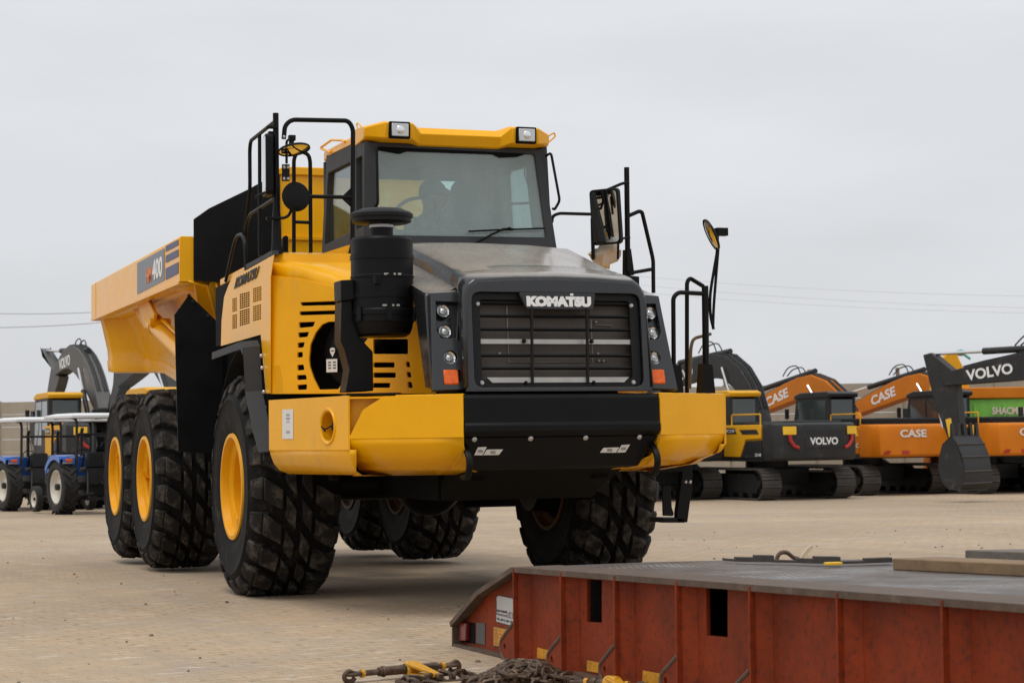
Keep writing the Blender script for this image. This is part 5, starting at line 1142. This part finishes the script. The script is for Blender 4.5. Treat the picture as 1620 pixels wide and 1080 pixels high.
def tractor(label, loc, rz):
    r = thing('tractor', label, 'tractor', loc, rz, 'blue tractors parked in a row')
    for s in (-1, 1):
        twheel(.69, .40, (s*.78, 0, .69), r, True); twheel(.35, .18, (s*.72, 2.05, .35), r, False)
        g = G(); prof = [(.80*math.cos(R(t)), .69+.80*math.sin(R(t))) for t in range(35, 131, 12)]
        g.loft([[(s*.52, y-.02, z) for y, z in prof], [(s*1.0, y-.02, z) for y, z in prof]], closed=False)
        g.prism([(s*.98, y-.02, z) for y, z in prof]+[(s*.98, y*.93-.02, z-.11) for y, z in reversed(prof)], (s*.02, 0, 0)); f_ = g.build('fender', BLU, r, solid=.015)
        G().box((s*.78, -.46, 1.33), (.30, .03, .13)).build('fender_plate', BLU, f_); G().box((s*.78, -.49, 1.36), (.17, .035, .07)).build('tail_lamp', ORG, f_, bevel=.01)
        G().prism([(s*.95, -.482, 1.285), (s*.70, -.482, 1.285), (s*.70, -.482, 1.30), (s*.95, -.482, 1.30)], (0, -.004, 0)).build('marking', YTAPE, f_)
    g = G().bx((-.22, -.35, .45), (.22, 2.3, .95)); g.bx((-.55, -.1, .60), (.55, .12, .80)); g.bx((-.7, 1.97, .30), (.7, 2.12, .42)); g.build('gearbox', MBK, r, bevel=.03)
    g = G(); g.prism([(-.30, y, z) for y, z in ((.75, .9), (2.55, .88), (2.62, 1.05), (2.5, 1.28), (.75, 1.45))], (.6, 0, 0)); h = g.build('bonnet', BLU, r, bevel=.05)
    G().prism([(-.306, 1.0, 1.12), (-.306, 2.2, 1.05), (-.306, 2.2, 1.12), (-.306, 1.0, 1.22)], (.004, 0, 0)).build('stripe', YTAPE, h)
    G().bx((-.27, 2.55, .72), (.27, 2.66, 1.2)).build('radiator_grille', MBK, r)
    G().tube([(.24, 1.35, 1.3), (.24, 1.35, 2.05), (.24, 1.28, 2.16)], .045, 10, fillet=.05).build('exhaust_pipe', MBK, r)
    g = G().bx((-.25, -.22, 1.05), (.25, .25, 1.17)); g.bx((-.24, -.28, 1.15), (.24, -.18, 1.55)); g.build('seat', MBK, r, bevel=.04)
    sw_ = V((0, .52, 1.48)); g = G().tube([sw_+V((.19*math.cos(t*.3), .13*math.sin(t*.3), .13*math.sin(t*.3))) for t in range(21)], .014, 6, closed=True); g.cyl(sw_, (0, .75, 1.1), .03, 8); g.build('steering_wheel', MBK, r)
    for s in (-1, 1):
        G().tube([(s*.55, -.35, .8), (s*.55, -.42, 2.38), (s*.55, .2, 2.44), (s*.55, 1.15, 2.42)], .036, 8, fillet=.2).build('canopy_post', MBK, r)
    G().tube([(-.55, -.42, 2.0), (.55, -.42, 2.0)], .03, 8).build('canopy_post', MBK, r)
    g = G().loft([[(x, y, z) for x, y in ((-.80, -.72), (.80, -.72), (.80, 1.28), (-.80, 1.28))] for z in (2.40, 2.47)]); g.add([(-.80, -.72, 2.47), (.80, -.72, 2.47), (.80, 1.28, 2.47), (-.80, 1.28, 2.47), (-.55, -.5, 2.53), (.55, -.5, 2.53), (.55, 1.05, 2.53), (-.55, 1.05, 2.53)], [(4, 5, 6, 7), (0, 1, 5, 4), (1, 2, 6, 5), (2, 3, 7, 6), (3, 0, 4, 7)]); g.build('canopy', CAN, r, bevel=.02)
    g = G()
    for s in (-1, 1): g.tube([(s*.30, -.3, .55), (s*.40, -.75, .50), (s*.40, -1.1, .55)], .03, 6); g.tube([(s*.40, -.75, .52), (s*.28, -.45, 1.1)], .022, 6)
    g.tube([(0, -.35, .9), (0, -.8, .75)], .025, 6); g.bx((-.35, -.52, .35), (.35, -.42, .42)); g.bx((-.3, -.5, .75), (.3, -.35, 1.15)); g.build('rear_linkage', MBK, r)
    return r
def tplace(px, D, theta, wx=-.78):
    p = ground(px, D); a = -YAW+R(theta); p = p-Matrix.Rotation(a, 3, 'Z')@V((wx, 0, 0)); p.z = gz(D); return p, a
for lab, px, D in (('blue tractor nearest the camera, immediately left of the rear dump truck wheels', 97, 50), ('blue tractor at the left edge of the photograph, its canopy cut off', 12, 54),
                   ('second blue tractor from the left edge, between the cut-off one and the nearest', 61, 55), ('blue tractor standing furthest right, largely hidden behind the rear dump truck tyre', 128, 55)):
    p, a = tplace(px, D, 33); tractor(lab, p, a)
# ================================================================ boundary wall, crane, tipper, cables
CON = mat('precast_concrete', (.36, .31, .245), .9, noise=.10, nscale=1.2, dirt=(.25, .21, .16), dirt_amt=.25, dirt_scale=1.0, streak=True, bump=.2, bscale=8)
wa, wb = ground(-200, 82), ground(1900, 64); wa.z = wb.z = gz(80)
wl = (wb-wa); L_ = wl.length; wd = wl/L_; wz = math.atan2(wd.y, wd.x); npan = int(L_/3.0)
wall = thing('boundary_wall', 'tan precast concrete panel wall closing the yard behind the machines', 'wall', wa, wz)
def barm(g): g.tube([(0, -.15, 3.35), (0, -.55, 3.85)], .06, 6)
bay = G()
for k in range(7): bay.bx((.12, -.04, k*.5), (2.98, .04, k*.5+.485))
bo = bay.build('wall_bay', CON, wall); po = G().bx((-.12, -.12, 0), (.12, .10, 3.52)); po.prism([(-.06, -.08, 3.4), (-.06, .06, 3.4), (-.06, -.30, 4.0), (-.06, -.38, 3.97)], (.12, 0, 0)); pst = po.build('wall_post', CON, wall)
for k in range(1, npan):
    for o in (bo, pst): c = o.copy(); col.objects.link(c); c.parent = wall; c.location = (k*3.0, 0, 0)
# tipper truck with green sides
GRN = mat('green_side', (.20, .50, .07), .6, noise=.1); 
p = ground(1585, 60); tip = thing('tipper_truck', 'tipper truck with a bright green lettered side seen under the grey boom', 'truck', p, -YAW)
g = G().bx((-1.1, 0, 1.6), (3.4, 2.4, 2.78)); b_ = g.build('tipper_body', GRN, tip, bevel=.03)
for k in range(5): G().bx((-.9+k*.9, -.06, 1.6), (-.82+k*.9, 0, 2.6)).build('body_stiffener', GRN, b_)
G().bx((-1.15, -.08, 2.78), (3.5, 2.45, 3.12)).build('top_rail', COR, tip, bevel=.03)
text('SHACMAN', (-.35, -.075, 2.30), (.75, -.075, 2.30), (-.35, -.075, 2.52), mat('pink_lettering', (.75, .55, .5), .6), b_, bold=.03)
g = G().bx((-.9, .4, .7), (3.2, 2.0, 1.55)); g.build('chassis', MBK, tip)
for x in (-.4, .9, 2.4):
    for y in (.05, 2.1): G().lathe([(0, -.15), (.3, -.15), (.5, -.14), (.52, -.1), (.52, .1), (.5, .14), (.3, .15), (0, .15)], (x, y, .52), 'Y', 24).build('wheel', TYR, tip)
# yellow crane arm behind the boom
p = ground(1496, 61); p.z += .42; cr_ = thing('loader_crane', 'yellow-orange folded crane arm with a teal tip standing above the grey excavator arm', 'crane', p, -YAW)
g = G(); g.prism([(-.55, 0, 2.1), (.75, 0, 2.1), (.70, 0, 3.0), (.42, 0, 3.6), (.35, 0, 3.82), (.05, 0, 3.78), (-.25, 0, 3.5), (-.42, 0, 2.9)], (0, .35, 0)); g.build('crane_arm', VYL, cr_, bevel=.04)
g = G().bx((-.6, -.3, 0), (.8, .8, 2.15)); g.build('crane_base', COR, cr_, bevel=.05)
g = G(); g.sphere((.50, .15, 3.80), .13, 1.2, .8, .8, 10, 8); g.tube([(.4, .15, 3.85), (.62, .1, 3.72), (.78, .1, 3.60)], .045, 6); g.build('crane_hook_block', mat('teal_paint', (.10, .38, .33), .6), cr_)
# overhead cables
CAB = mat('cable', (.10, .10, .11), .7)
def cable(px0, y0, D0, px1, y1, D1, r, sag, lab):
    def at(px, y, D): 
        v = ray(px, y); v = v/(v.dot(_d)); return CAMP+v*D
    a, b = at(px0, y0, D0), at(px1, y1, D1)
    P = [a.lerp(b, t/24)-V((0, 0, 4*sag*(t/24)*(1-t/24))) for t in range(25)]
    o = G().tube(P, r, 5).build('power_cable', CAB, off=a); tag(o, lab, 'cable', 'overhead power cables'); return o
cable(-120, 491, 150, 420, 462, 175, .020, .9, 'upper power cable crossing the sky at the left edge')
cable(-120, 517, 150, 420, 470, 175, .022, .9, 'lower power cable crossing the sky at the left edge')
cable(800, 415, 230, 1800, 470, 190, .008, 1.0, 'highest of the three faint cables in the sky at the right')
cable(800, 427, 232, 1800, 490, 192, .008, 1.0, 'middle of the three faint cables in the sky at the right')
cable(800, 440, 234, 1800, 497, 194, .008, 1.0, 'lowest of the three faint cables in the sky at the right')

# ================================================================ low-bed trailer in the foreground
ZD = .52
RST = mat('rusty_red_paint', (.215, .030, .006), .6, spec=.22, noise=.30, nscale=3, dirt=(.035, .018, .012), dirt_amt=.46, dirt_scale=26, bump=.35, bscale=22)
EDG = mat('rusty_edge_steel', (.10, .065, .045), .65, metal=.2, noise=.3, nscale=10, dirt=(.20, .15, .11), dirt_amt=.3, dirt_scale=9, bump=.3)
def deck_mat():
    m = bpy.data.materials.new('worn_checker_plate'); m.use_nodes = True; t = m.node_tree; b = t.nodes['Principled BSDF']; L = t.links.new
    b.inputs['Metallic'].default_value = .35
    co = N(t, 'ShaderNodeTexCoord').outputs['Object']
    n1 = N(t, 'ShaderNodeTexNoise', Scale=2.5, Detail=8.0, Roughness=.7); L(co, n1.inputs['Vector'])
    r = N(t, 'ShaderNodeValToRGB'); c = r.color_ramp; c.elements[0].position = .35; c.elements[0].color = (.13, .085, .06, 1); c.elements[1].position = .66; c.elements[1].color = (.30, .30, .31, 1); e = c.elements.new(.5); e.color = (.20, .165, .14, 1); L(n1.outputs[0], r.inputs[0])
    mpn = N(t, 'ShaderNodeMapping'); mpn.inputs['Rotation'].default_value = (0, 0, R(20)); L(co, mpn.inputs[0])
    wv = N(t, 'ShaderNodeTexVoronoi', Scale=26.0); wv.distance = 'MANHATTAN'; wv.inputs['Randomness'].default_value = .15; L(mpn.outputs[0], wv.inputs['Vector'])
    rr_ = N(t, 'ShaderNodeMapRange'); rr_.inputs[1].default_value = .18; rr_.inputs[2].default_value = .42; rr_.inputs[3].default_value = 1.6; rr_.inputs[4].default_value = .55; L(wv.outputs['Distance'], rr_.inputs[0])
    s = N(t, 'ShaderNodeVectorMath', operation='SCALE'); L(r.outputs[0], s.inputs[0]); L(rr_.outputs[0], s.inputs['Scale']); L(s.outputs[0], b.inputs['Base Color'])
    ro = N(t, 'ShaderNodeMapRange'); ro.inputs[3].default_value = .65; ro.inputs[4].default_value = .36; L(n1.outputs[0], ro.inputs[0]); L(ro.outputs[0], b.inputs['Roughness'])
    bp = N(t, 'ShaderNodeBump', Strength=.7, Distance=.006); bp.invert = True; L(wv.outputs['Distance'], bp.inputs['Height']); L(bp.outputs[0], b.inputs['Normal']); return m
TP = vplane(pt(722, 1021, Z=0), pt(1000, 1090, Z=0)); tn = TP[1] if TP[1].y < 0 else -TP[1]
TP = (pt(722, 1021, Z=0), tn); T0, T1 = pt(820, 897, pl=TP), pt(1620, 955, pl=TP); td = V((T1.x-T0.x, T1.y-T0.y, 0)).normalized()
TP = (T0, tn); DK = plane3(T0, T1, T0-tn)      # the deck climbs gently towards the gooseneck
trailer = thing('lowbed_trailer', 'rusty red low-bed trailer with a worn steel deck lying across the lower right foreground', 'trailer', (T0.x, T0.y, 0))
TO = V((T0.x, T0.y, 0))
class TG(G):
    def build(s, name, mt, parent=None, **k):
        s.v = [p-TO for p in s.v]; return G.build(s, name, mt, parent or trailer, **k)
TEND = T1+(T1-T0).normalized()*1.3
far = [pt(1150, 885.5, pl=DK), pt(1032, 888.5, pl=DK)]
fr_ = pt(1400, 884, pl=DK); fr2 = pt(1900, 884, pl=DK)
g = TG().prism([T0, TEND, fr2, fr_]+far, (0, 0, -.03)); dk = g.build('deck', deck_mat())
# edge flange along the side and around the chamfered end
i_ = tn*.0
eo = [pt(*q, pl=TP) for q in ((722, 984), (765, 934), (820, 897))]+[TEND]
bl_e = pt(722, 1021, pl=TP); bl2_e = pt(824, 1047, pl=TP)
g = TG()
for a, b in zip(eo[:-1], eo[1:]): 
    up = (b-a).normalized().cross(tn); up = up if up.z > 0 else -up
    g.prism([a+tn*.045+up*.004, b+tn*.045+up*.004, b+tn*.045-up*.026, a+tn*.045-up*.026], -tn*(.30 if a is eo[2] else .07))
g.prism([eo[0]+tn*.03, eo[0]+tn*.03+td*.016, bl_e+tn*.03+td*.016, bl_e+tn*.03], -tn*.09)
g.prism([bl_e+tn*.03, bl_e+tn*.03+V((0, 0, .016)), bl2_e+tn*.03+V((0, 0, .020)), bl2_e+tn*.03], -tn*.09)
g.build('edge_flange', EDG, bevel=.004)
zf = zz(700, 860, 3.522)
sl = [[pt(*q, pl=TP) for q in zf((776, 196), (860, 201), (860, 442), (776, 436))], [pt(*q, pl=TP) for q in zf((1436, 242), (1558, 254), (1558, 523), (1441, 512))]]
bot = lambda p: V((p.x, p.y, .0))
B1 = bot(TEND); bl_ = pt(722, 1021, pl=TP); bl2 = bot(pt(800, 1041, pl=TP))
out_ = [eo[0]-V((0, 0, .008)), eo[1]+V((0, 0, -.008)), eo[2]-V((0, 0, .012)), TEND-V((0, 0, .03)), B1, bl2, bl_]
pl_ = plate([p-TO for p in out_], [[p-TO for p in h] for h in sl], (TP[0]-TO, tn), .02, 'side_panel', RST, trailer, .001, off=-.04)
TG().prism([p-tn*.35 for p in [T0-V((0, 0, .04)), TEND-V((0, 0, .04)), B1+V((0, 0, .02)), bot(T0)+V((0, 0, .02))]], -tn*.02).build('inner_beam', BLK)
# stiffener ribs standing out from the panel
ribs = [824, 899, 984.5, 1083, 1199.6, 1339, 1505.8, 1700]
for x in ribs:
    top = pt(x, 890+ (x-820)*.0725+8, pl=TP); b_ = bot(top)
    g = TG().prism([top+td*.006-tn*.03, top-td*.006-tn*.03, top-td*.006+tn*.05, top+td*.006+tn*.05], b_-top); g.build('rib', RST, bevel=.002)
    # folded return left of every rib
    g = TG().prism([top-td*.006-tn*.028, top+td*.075-tn*.028, top+td*.006+tn*.02], b_-top); g.build('rib_gusset', RST)
# bottom flange
TG().prism([bot(T0)-td*.02+tn*.04, B1+tn*.04, B1-tn*.2, bot(T0)-td*.02-tn*.2], (0, 0, .02)).build('bottom_flange', EDG)
TG().prism([bl_-tn*.03, bl2-tn*.03, bl2-tn*.1, bl_-tn*.1], (0, 0, .018)).build('bottom_flange', EDG)
# lashing eyes with the lighter hole behind
for x, y, rx in ((808, 1022, 0), (883, 1042, 0), (967, 1058, 0), (1064, 1076, 0), (1178, 1100, 0)):
    xr = {808: 824, 883: 899, 967: 984.5, 1064: 1083, 1178: 1199.6}[x]
    c = pt(x, y, pl=TP)+tn*.03; rb = pt(xr, y, pl=TP)+tn*.03; w = (rb-c).length; k_ = w/.075; kv = k_*.62
    P = [rb+V((0, 0, .115*kv)), c+V((0, 0, .055*kv)), c-td*.032*k_+V((0, 0, .02*kv)), c-td*.032*k_-V((0, 0, .03*kv)), c-td*.01*k_-V((0, 0, .062*kv)), rb-V((0, 0, .068*kv))]
    h_ = [c+td*.017*math.cos(t)+V((0, 0, .022*math.sin(t))) for t in [i*math.pi/6 for i in range(12)]]
    le = plate([p-TO for p in P], [[p-TO for p in h_]], (c-TO, tn), .016, 'lashing_eye', RST, trailer, .001)
    q_ = G().tube([p-TO+tn*.004 for p in P], .013, 8, fillet=.03).build('eye_rim', EDG, le)
    TG().prism([c-tn*.022+td*a*.022+V((0, 0, b*.024)) for a, b in ((-1, -1), (1, -1), (1, 1), (-1, 1))], tn*.004).build('eye_backing', YTAPE)
for a in (((505, 578), (622, 605), (612, 650), (502, 636)), ((780, 648), (903, 673), (895, 728), (780, 708)), ((1090, 705), (1250, 735), (1240, 790), (1088, 770))):
    TG().prism([pt(*q, pl=TP)-tn*.0275 for q in zf(*a)], tn*.002).build('reflective_tape', mat('worn_yellow_tape', (.62, .27, .01), .6, noise=.2, nscale=30, dirt=(.2, .06, .01), dirt_amt=.4, dirt_scale=20))
zg = zz(710, 920, 7.714)
off = -.0275
def sgn(q, m, name, o=off, th=.003): 
    o_ = TG().prism([pt(*a, pl=TP)+tn*o for a in q], tn*th).build(name, m); return o_
SIGN = mat('enamel_sign', (.50, .49, .48), .5, noise=.06, dirt=(.3, .24, .2), dirt_amt=.2)
sgn(zg((532, 180), (560, 160), (770, 205), (772, 555), (700, 552), (528, 490)), EDG, 'sign_back', off, .002)
s_ = sgn(zg((540, 188), (564, 170), (764, 212), (764, 546), (535, 482)), SIGN, 'name_sign', off+.002, .003)
def tt(st, bl, br, tl, m=PRT, par=None): text(st, *[pt(*zg(q)[0], pl=TP)+tn*(off+.006)-TO for q in (bl, br, tl)], m, par, depth=.001, bold=.02)
tt('GHB TRAILERS', (543, 362), (670, 385), (543, 335), par=s_); tt('TEL (011) 383 1010', (543, 468), (755, 518), (543, 435), par=s_)
g = TG()
def ln(q, r=.0018): g.tube([pt(*a, pl=TP)+tn*(off+.006) for a in zg(*q)], r, 4)
ln(((540, 225), (540, 382), (670, 412), (695, 372), (760, 384), (760, 445))); ln(((540, 395), (665, 425), (760, 450))); ln(((690, 425), (700, 385))); ln(((715, 428), (717, 385))); ln(((738, 435), (738, 388))); g.build('sign_drawing', PRT)
YS = mat('amber_plate', (.62, .27, .03), .55, noise=.15, nscale=30, dirt=(.25, .1, .02), dirt_amt=.35, dirt_scale=18)
sgn(zg((498, 540), (702, 580), (700, 825), (498, 782)), EDG, 'sign_back', off, .002); y_ = sgn(zg((503, 550), (694, 590), (693, 812), (503, 775)), YS, 'rating_plate', off+.002, .003)
g = TG(); rn = random.Random(5)
for k in range(9):
    for a, b in ((515, 560), (572, 610), (622, 684)):
        if rn.random() < .8: y0 = 578+k*22; dy = lambda x: (x-515)*.21; g.tube([pt(*q, pl=TP)+tn*(off+.006) for q in zg((a, y0+dy(a)), (b-rn.random()*10, y0+dy(b)))], .0014, 4)
g.build('rating_print', mat('brown_print', (.2, .09, .02), .6))
sgn(zg((290, 500), (395, 505), (392, 770), (285, 745)), mat('galvanised_plate', (.12, .115, .11), .6, metal=.4, noise=.3, nscale=20), 'blank_plate')
sgn(zg((100, 490), (270, 500), (270, 755), (100, 735)), BLK, 'lamp_recess', off, .002)
l_ = TG().prism([pt(*q, pl=TP)+tn*off for q in zg((125, 490), (208, 500), (208, 718), (125, 722))], tn*.03).build('marker_lamp', mat('dull_red_lens', (.16, .012, .01), .35, coat=.5), bevel=.006)

# ---- things lying on the deck
WOOD = mat('weathered_timber', (.21, .135, .07), .8, noise=.25, nscale=5, dirt=(.10, .07, .05), dirt_amt=.3, streak=False, bump=.4, bscale=30)
GT = mat('grey_timber', (.14, .12, .10), .85, noise=.25, nscale=5, bump=.4, bscale=30)
def timber(near, farr, endpx, z0, h, mt, lab):
    a = pt(*near, Z=z0); b = pt(*farr, Z=z0); 
    return a, b
a = pt(1412, 901, pl=DK); b = pt(1700, 916, pl=DK); n_ = V((0, 0, 1)).cross((b-a).normalized()); n_ = n_ if n_.dot(_d) > 0 else -n_
g = G().prism([a, b, b+n_*.24, a+n_*.24+(b-a).normalized()*.04], (0, 0, .058)); o = g.build('timber_plank', WOOD, off=a, bevel=.006); tag(o, 'thick brown timber plank lying on the trailer deck, nearer of the two', 'plank', 'planks on the trailer deck')
a2 = a+n_*.42+(b-a).normalized()*.02; b2 = b+n_*.42
g = G().prism([a2, b2, b2+n_*.22, a2+n_*.22+(b-a).normalized()*.15], (0, 0, .085)); o = g.build('timber_plank', GT, off=a2, bevel=.006); tag(o, 'dark grey timber beam lying behind the brown plank on the trailer deck', 'plank', 'planks on the trailer deck')
STR = mat('dirty_strap', (.05, .042, .036), .85, noise=.3, nscale=12); PAPM = mat('crumpled_paper', (.62, .50, .34), .8)
p = [pt(*q, pl=(DK[0]+V((0, 0, .012)), DK[1])) for q in ((1146, 886.5), (1165, 888), (1195, 888.5), (1225, 889), (1262, 890), (1290, 891), (1330, 891.5), (1370, 890.5), (1412, 889))]
g = G(); 
for i in range(len(p)-1): a_, b_ = p[i], p[i+1]; hz = .012+.012*(i % 3); g.prism([a_, b_, b_+V((.02, .07, 0)), a_+V((.02, .07, 0))], (0, 0, hz))
o = g.build('lashing_strap', STR, off=p[0]); tag(o, 'dark lashing strap lying along the far edge of the trailer deck', 'strap')
q0 = pt(1240, 888, pl=DK); g = G().tube([q0+V((-.05, 0, 0)), q0+V((-.03, 0, .05)), q0+V((.02, 0, .055)), q0+V((.06, 0, .02)), q0+V((.10, 0, .01))], .012, 8, fillet=.03); o = g.build('strap_hook', EDG, off=q0); tag(o, 'rusty curved strap hook standing up on the far edge of the deck', 'hook')
q0 = pt(1262, 888, pl=DK); g = G().prism([q0, q0+V((.03, 0, .01)), q0+V((.10, .0, .075)), q0+V((.09, 0, .09)), q0+V((.06, 0, .07))], (.01, .03, 0)); o = g.build('paper_scrap', PAPM, off=q0); tag(o, 'crumpled tan paper scrap sticking up beside the strap hook', 'litter')
q0 = pt(1318, 891, pl=(DK[0]+V((0, 0, .02)), DK[1])); o = G().box((0, 0, 0), (.09, .04, .015)).build('strap_buckle', YTAPE, bevel=.003); o.location = q0; tag(o, 'small orange buckle on the dark strap at the far deck edge', 'buckle')

# ================================================================ chain and load binders on the ground
CHN = mat('rusty_chain_steel', (.10, .064, .042), .48, metal=.55, noise=.5, nscale=25, dirt=(.16, .12, .09), dirt_amt=.3, dirt_scale=25)
def link(g, c, rot, L=.056, W=.031, r=.0105):
    P = []
    for k in range(14):
        t = 2*math.pi*k/14; x = W*math.cos(t); y = (L-W)*(1 if math.sin(t) > 0 else -1)+W*math.sin(t) if abs(math.sin(t)) > 1e-6 else 0
        P.append(c+rot@V((x, y, 0)))
    g.tube(P, r, 6, closed=True)
rn = random.Random(11); g = G()
ca, cb = pt(722, 1086, Z=0), pt(915, 1080, Z=0)
def chain_run(g, P):
    """interlocked links along a path"""
    n_ = 0
    for i in range(len(P)-1):
        a, b = P[i], P[i+1]; d = (b-a); 
        if d.length < 1e-6: continue
        q = d.to_track_quat('Y', 'Z').to_matrix(); m = a.lerp(b, .5); tw = Matrix.Rotation((1.25 if i % 2 else -.25)+rn.uniform(-.45, .45), 3, 'Y'); link(g, m, q@tw)
def resample(P, st):
    out = [P[0]]; acc = 0
    for i in range(1, len(P)):
        d = (P[i]-P[i-1]).length
        while acc+d >= st:
            t = (st-acc)/d; P[i-1] = P[i-1].lerp(P[i], t); out.append(P[i-1].copy()); d = (P[i]-P[i-1]).length; acc = 0
        acc += d
    return out
cen = ca.lerp(cb, .55); ux = (cb-ca).normalized(); uy = V((-ux.y, ux.x, 0)); half = (cb-ca).length*.5
for lay in range(6):
    hh = .014+.015*lay; ext = 1-.09*lay
    P = []
    for k in range(60):
        t = k/59; P.append(cen+ux*(rn.uniform(-1, 1)*half*ext)+uy*rn.uniform(-.24, .16)*ext+V((0, 0, 0)))
    path = [P[0]]
    cur = P[0].copy(); dirn = rn.uniform(0, 6.28)
    for k in range(75):
        dirn += rn.uniform(-.7, .7); nx_ = cur+(ux*math.cos(dirn)+uy*math.sin(dirn))*.06
        u = (nx_-cen).dot(ux)/(half*ext); w = (nx_-cen).dot(uy)/(.24*ext)
        if u*u+w*w > 1: dirn += math.pi*.6; nx_ = cur+(ux*math.cos(dirn)+uy*math.sin(dirn))*.05; u = (nx_-cen).dot(ux)/(half*ext)
        env = max(.1, 1-u*u*.6); nx_.z = (hh+rn.uniform(-.008, .012))*env; path.append(nx_); cur = nx_.copy()
    chain_run(g, resample(path, .072))
# the loose tail running out to the left
P = [pt(x, y, Z=.016) for x, y in ((745, 1066), (715, 1072), (690, 1070), (672, 1074), (655, 1078), (640, 1076), (652, 1084), (690, 1088))]
chain_run(g, resample(P, .070))
o = g.build('chain', CHN, off=cen); tag(o, 'heap of rusty steel chain on the paving against the trailer', 'chain')
BY_ = mat('binder_yellow', (.62, .30, .01), .45, coat=.2, noise=.2, nscale=20, dirt=(.1, .06, .03), dirt_amt=.4, dirt_scale=20)
def binder(A, B, C, lab):
    """A left hook end, B right hook end, C handle tip: image points on the paving"""
    zc_ = .045; a, b, c = pt(*A, Z=zc_), pt(*B, Z=zc_), pt(*C, Z=.03)
    r = thing('load_binder', lab, 'load binder', (a.x, a.y, 0)); o0 = V((a.x, a.y, 0)); a, b, c = a-o0, b-o0, c-o0; m = a.lerp(b, .58); d = (b-a).normalized()
    g = G(); g.tube([a+d*.06, a.lerp(m, .5)], .016, 10); g.tube([a.lerp(m, .45), m-d*.03], .024, 14); g.lathe([(.027, 0), (.03, .01), (.027, .02)], a.lerp(m, .5), (d.orthogonal().normalized(), d.cross(d.orthogonal().normalized()), d), 14); g.tube([m+d*.03, b-d*.10], .022, 14); g.tube([b-d*.12, b-d*.03], .015, 10); g.build('screw_barrel', CHN, r)
    for e, s in ((a, 1), (b, -1)):
        g = G(); u = d*s; v = V((0, 0, 1)); g.tube([e+u*.06, e+u*.02, e-u*.02+v*.02, e-u*.045+v*.0, e-u*.04-v*.03, e-u*.0-v*.038, e+u*.02-v*.02], .013, 8, fillet=.02); w = d.cross(v); g.tube([e+u*.05+w*.02, e-u*.01+w*.03, e-u*.03-w*.0, e-u*.01-w*.03, e+u*.05-w*.02], .010, 8, closed=True, fillet=.01); g.build('hook', CHN, r)
        G().tube([e+u*.055, e+u*.075], .022, 10).build('swivel', BY_, r)
    g = G(); g.lathe([(.03, -.04), (.042, -.03), (.042, .03), (.03, .04)], m, (d.orthogonal().normalized(), d.cross(d.orthogonal().normalized()), d), 18)
    h = (c-m); hn = h.normalized(); w = hn.cross(V((0, 0, 1))); g.prism([m+w*.04+V((0, 0, .02)), m-w*.04+V((0, 0, .02)), c-w*.016, c+w*.016], (0, 0, .018)); g.prism([m+w*.04-V((0, 0, .03)), m-w*.04-V((0, 0, .03)), c-w*.016-V((0, 0, .006)), c+w*.016-V((0, 0, .006))], (0, 0, .01)); g.build('ratchet_handle', BY_, r, bevel=.004)
    g = G(); g.tube([c-hn*.01, c+hn*.03], .016, 8); g.build('handle_tip', CHN, r)
    return r
binder((556, 1066), (716, 1051), (692, 1069), 'yellow and black ratchet load binder lying on the paving left of the chain heap')
binder((912, 1077), (1010, 1085), (990, 1092), 'second load binder, end showing at the bottom edge right of the chain heap')

# ---- bag caught on the right handrail
rn = random.Random(2); g = G(); pc = pt(957, 404, Y=-.86)
vs = []; n1, n2 = 10, 7
for i in range(n2):
    for j in range(n1): t = 2*math.pi*j/n1; rr_ = (.035+.075*math.sin(math.pi*(i+.6)/(n2)))*(1+rn.uniform(-.35, .35)); vs.append(pc+V((rr_*math.cos(t)*1.1+.06*(i/n2-.5)*-1, rr_*.5*math.sin(t), .11-.036*i+rn.uniform(-.015, .015))))
g.add(vs, [(i*n1+j, i*n1+(j+1) % n1, (i+1)*n1+(j+1) % n1, (i+1)*n1+j) for i in range(n2-1) for j in range(n1)])
BAG = mat('plastic_bag', (.55, .50, .43), .4, noise=.2, nscale=12, dirt=(.6, .25, .06), dirt_amt=.5, dirt_scale=9)
o = g.build('plastic_bag', BAG, off=pc, solid=.002); tag(o, 'crumpled pale and orange plastic bag hanging under the right rectangular mirror', 'bag')
# ---- stones and grit scattered on the yard
rn = random.Random(8); g = G()
for k in range(170):
    D = rn.uniform(9.5, 30); x = rn.uniform(0, 1620); p = ground(x, D); s_ = rn.uniform(.006, .018)
    if 400 < x < 1000 and D > 15: continue
    M = Matrix.Translation(p+V((0, 0, s_*.3)))@Matrix.Rotation(rn.uniform(0, 6), 4, 'Z'); g.box((0, 0, 0), (s_*rn.uniform(1, 2.2), s_*rn.uniform(.8, 1.4), s_), M, taper=.6)
tag(g.build('gravel', mat('grit', (.16, .12, .085), .9, noise=.3)), kind='stuff')
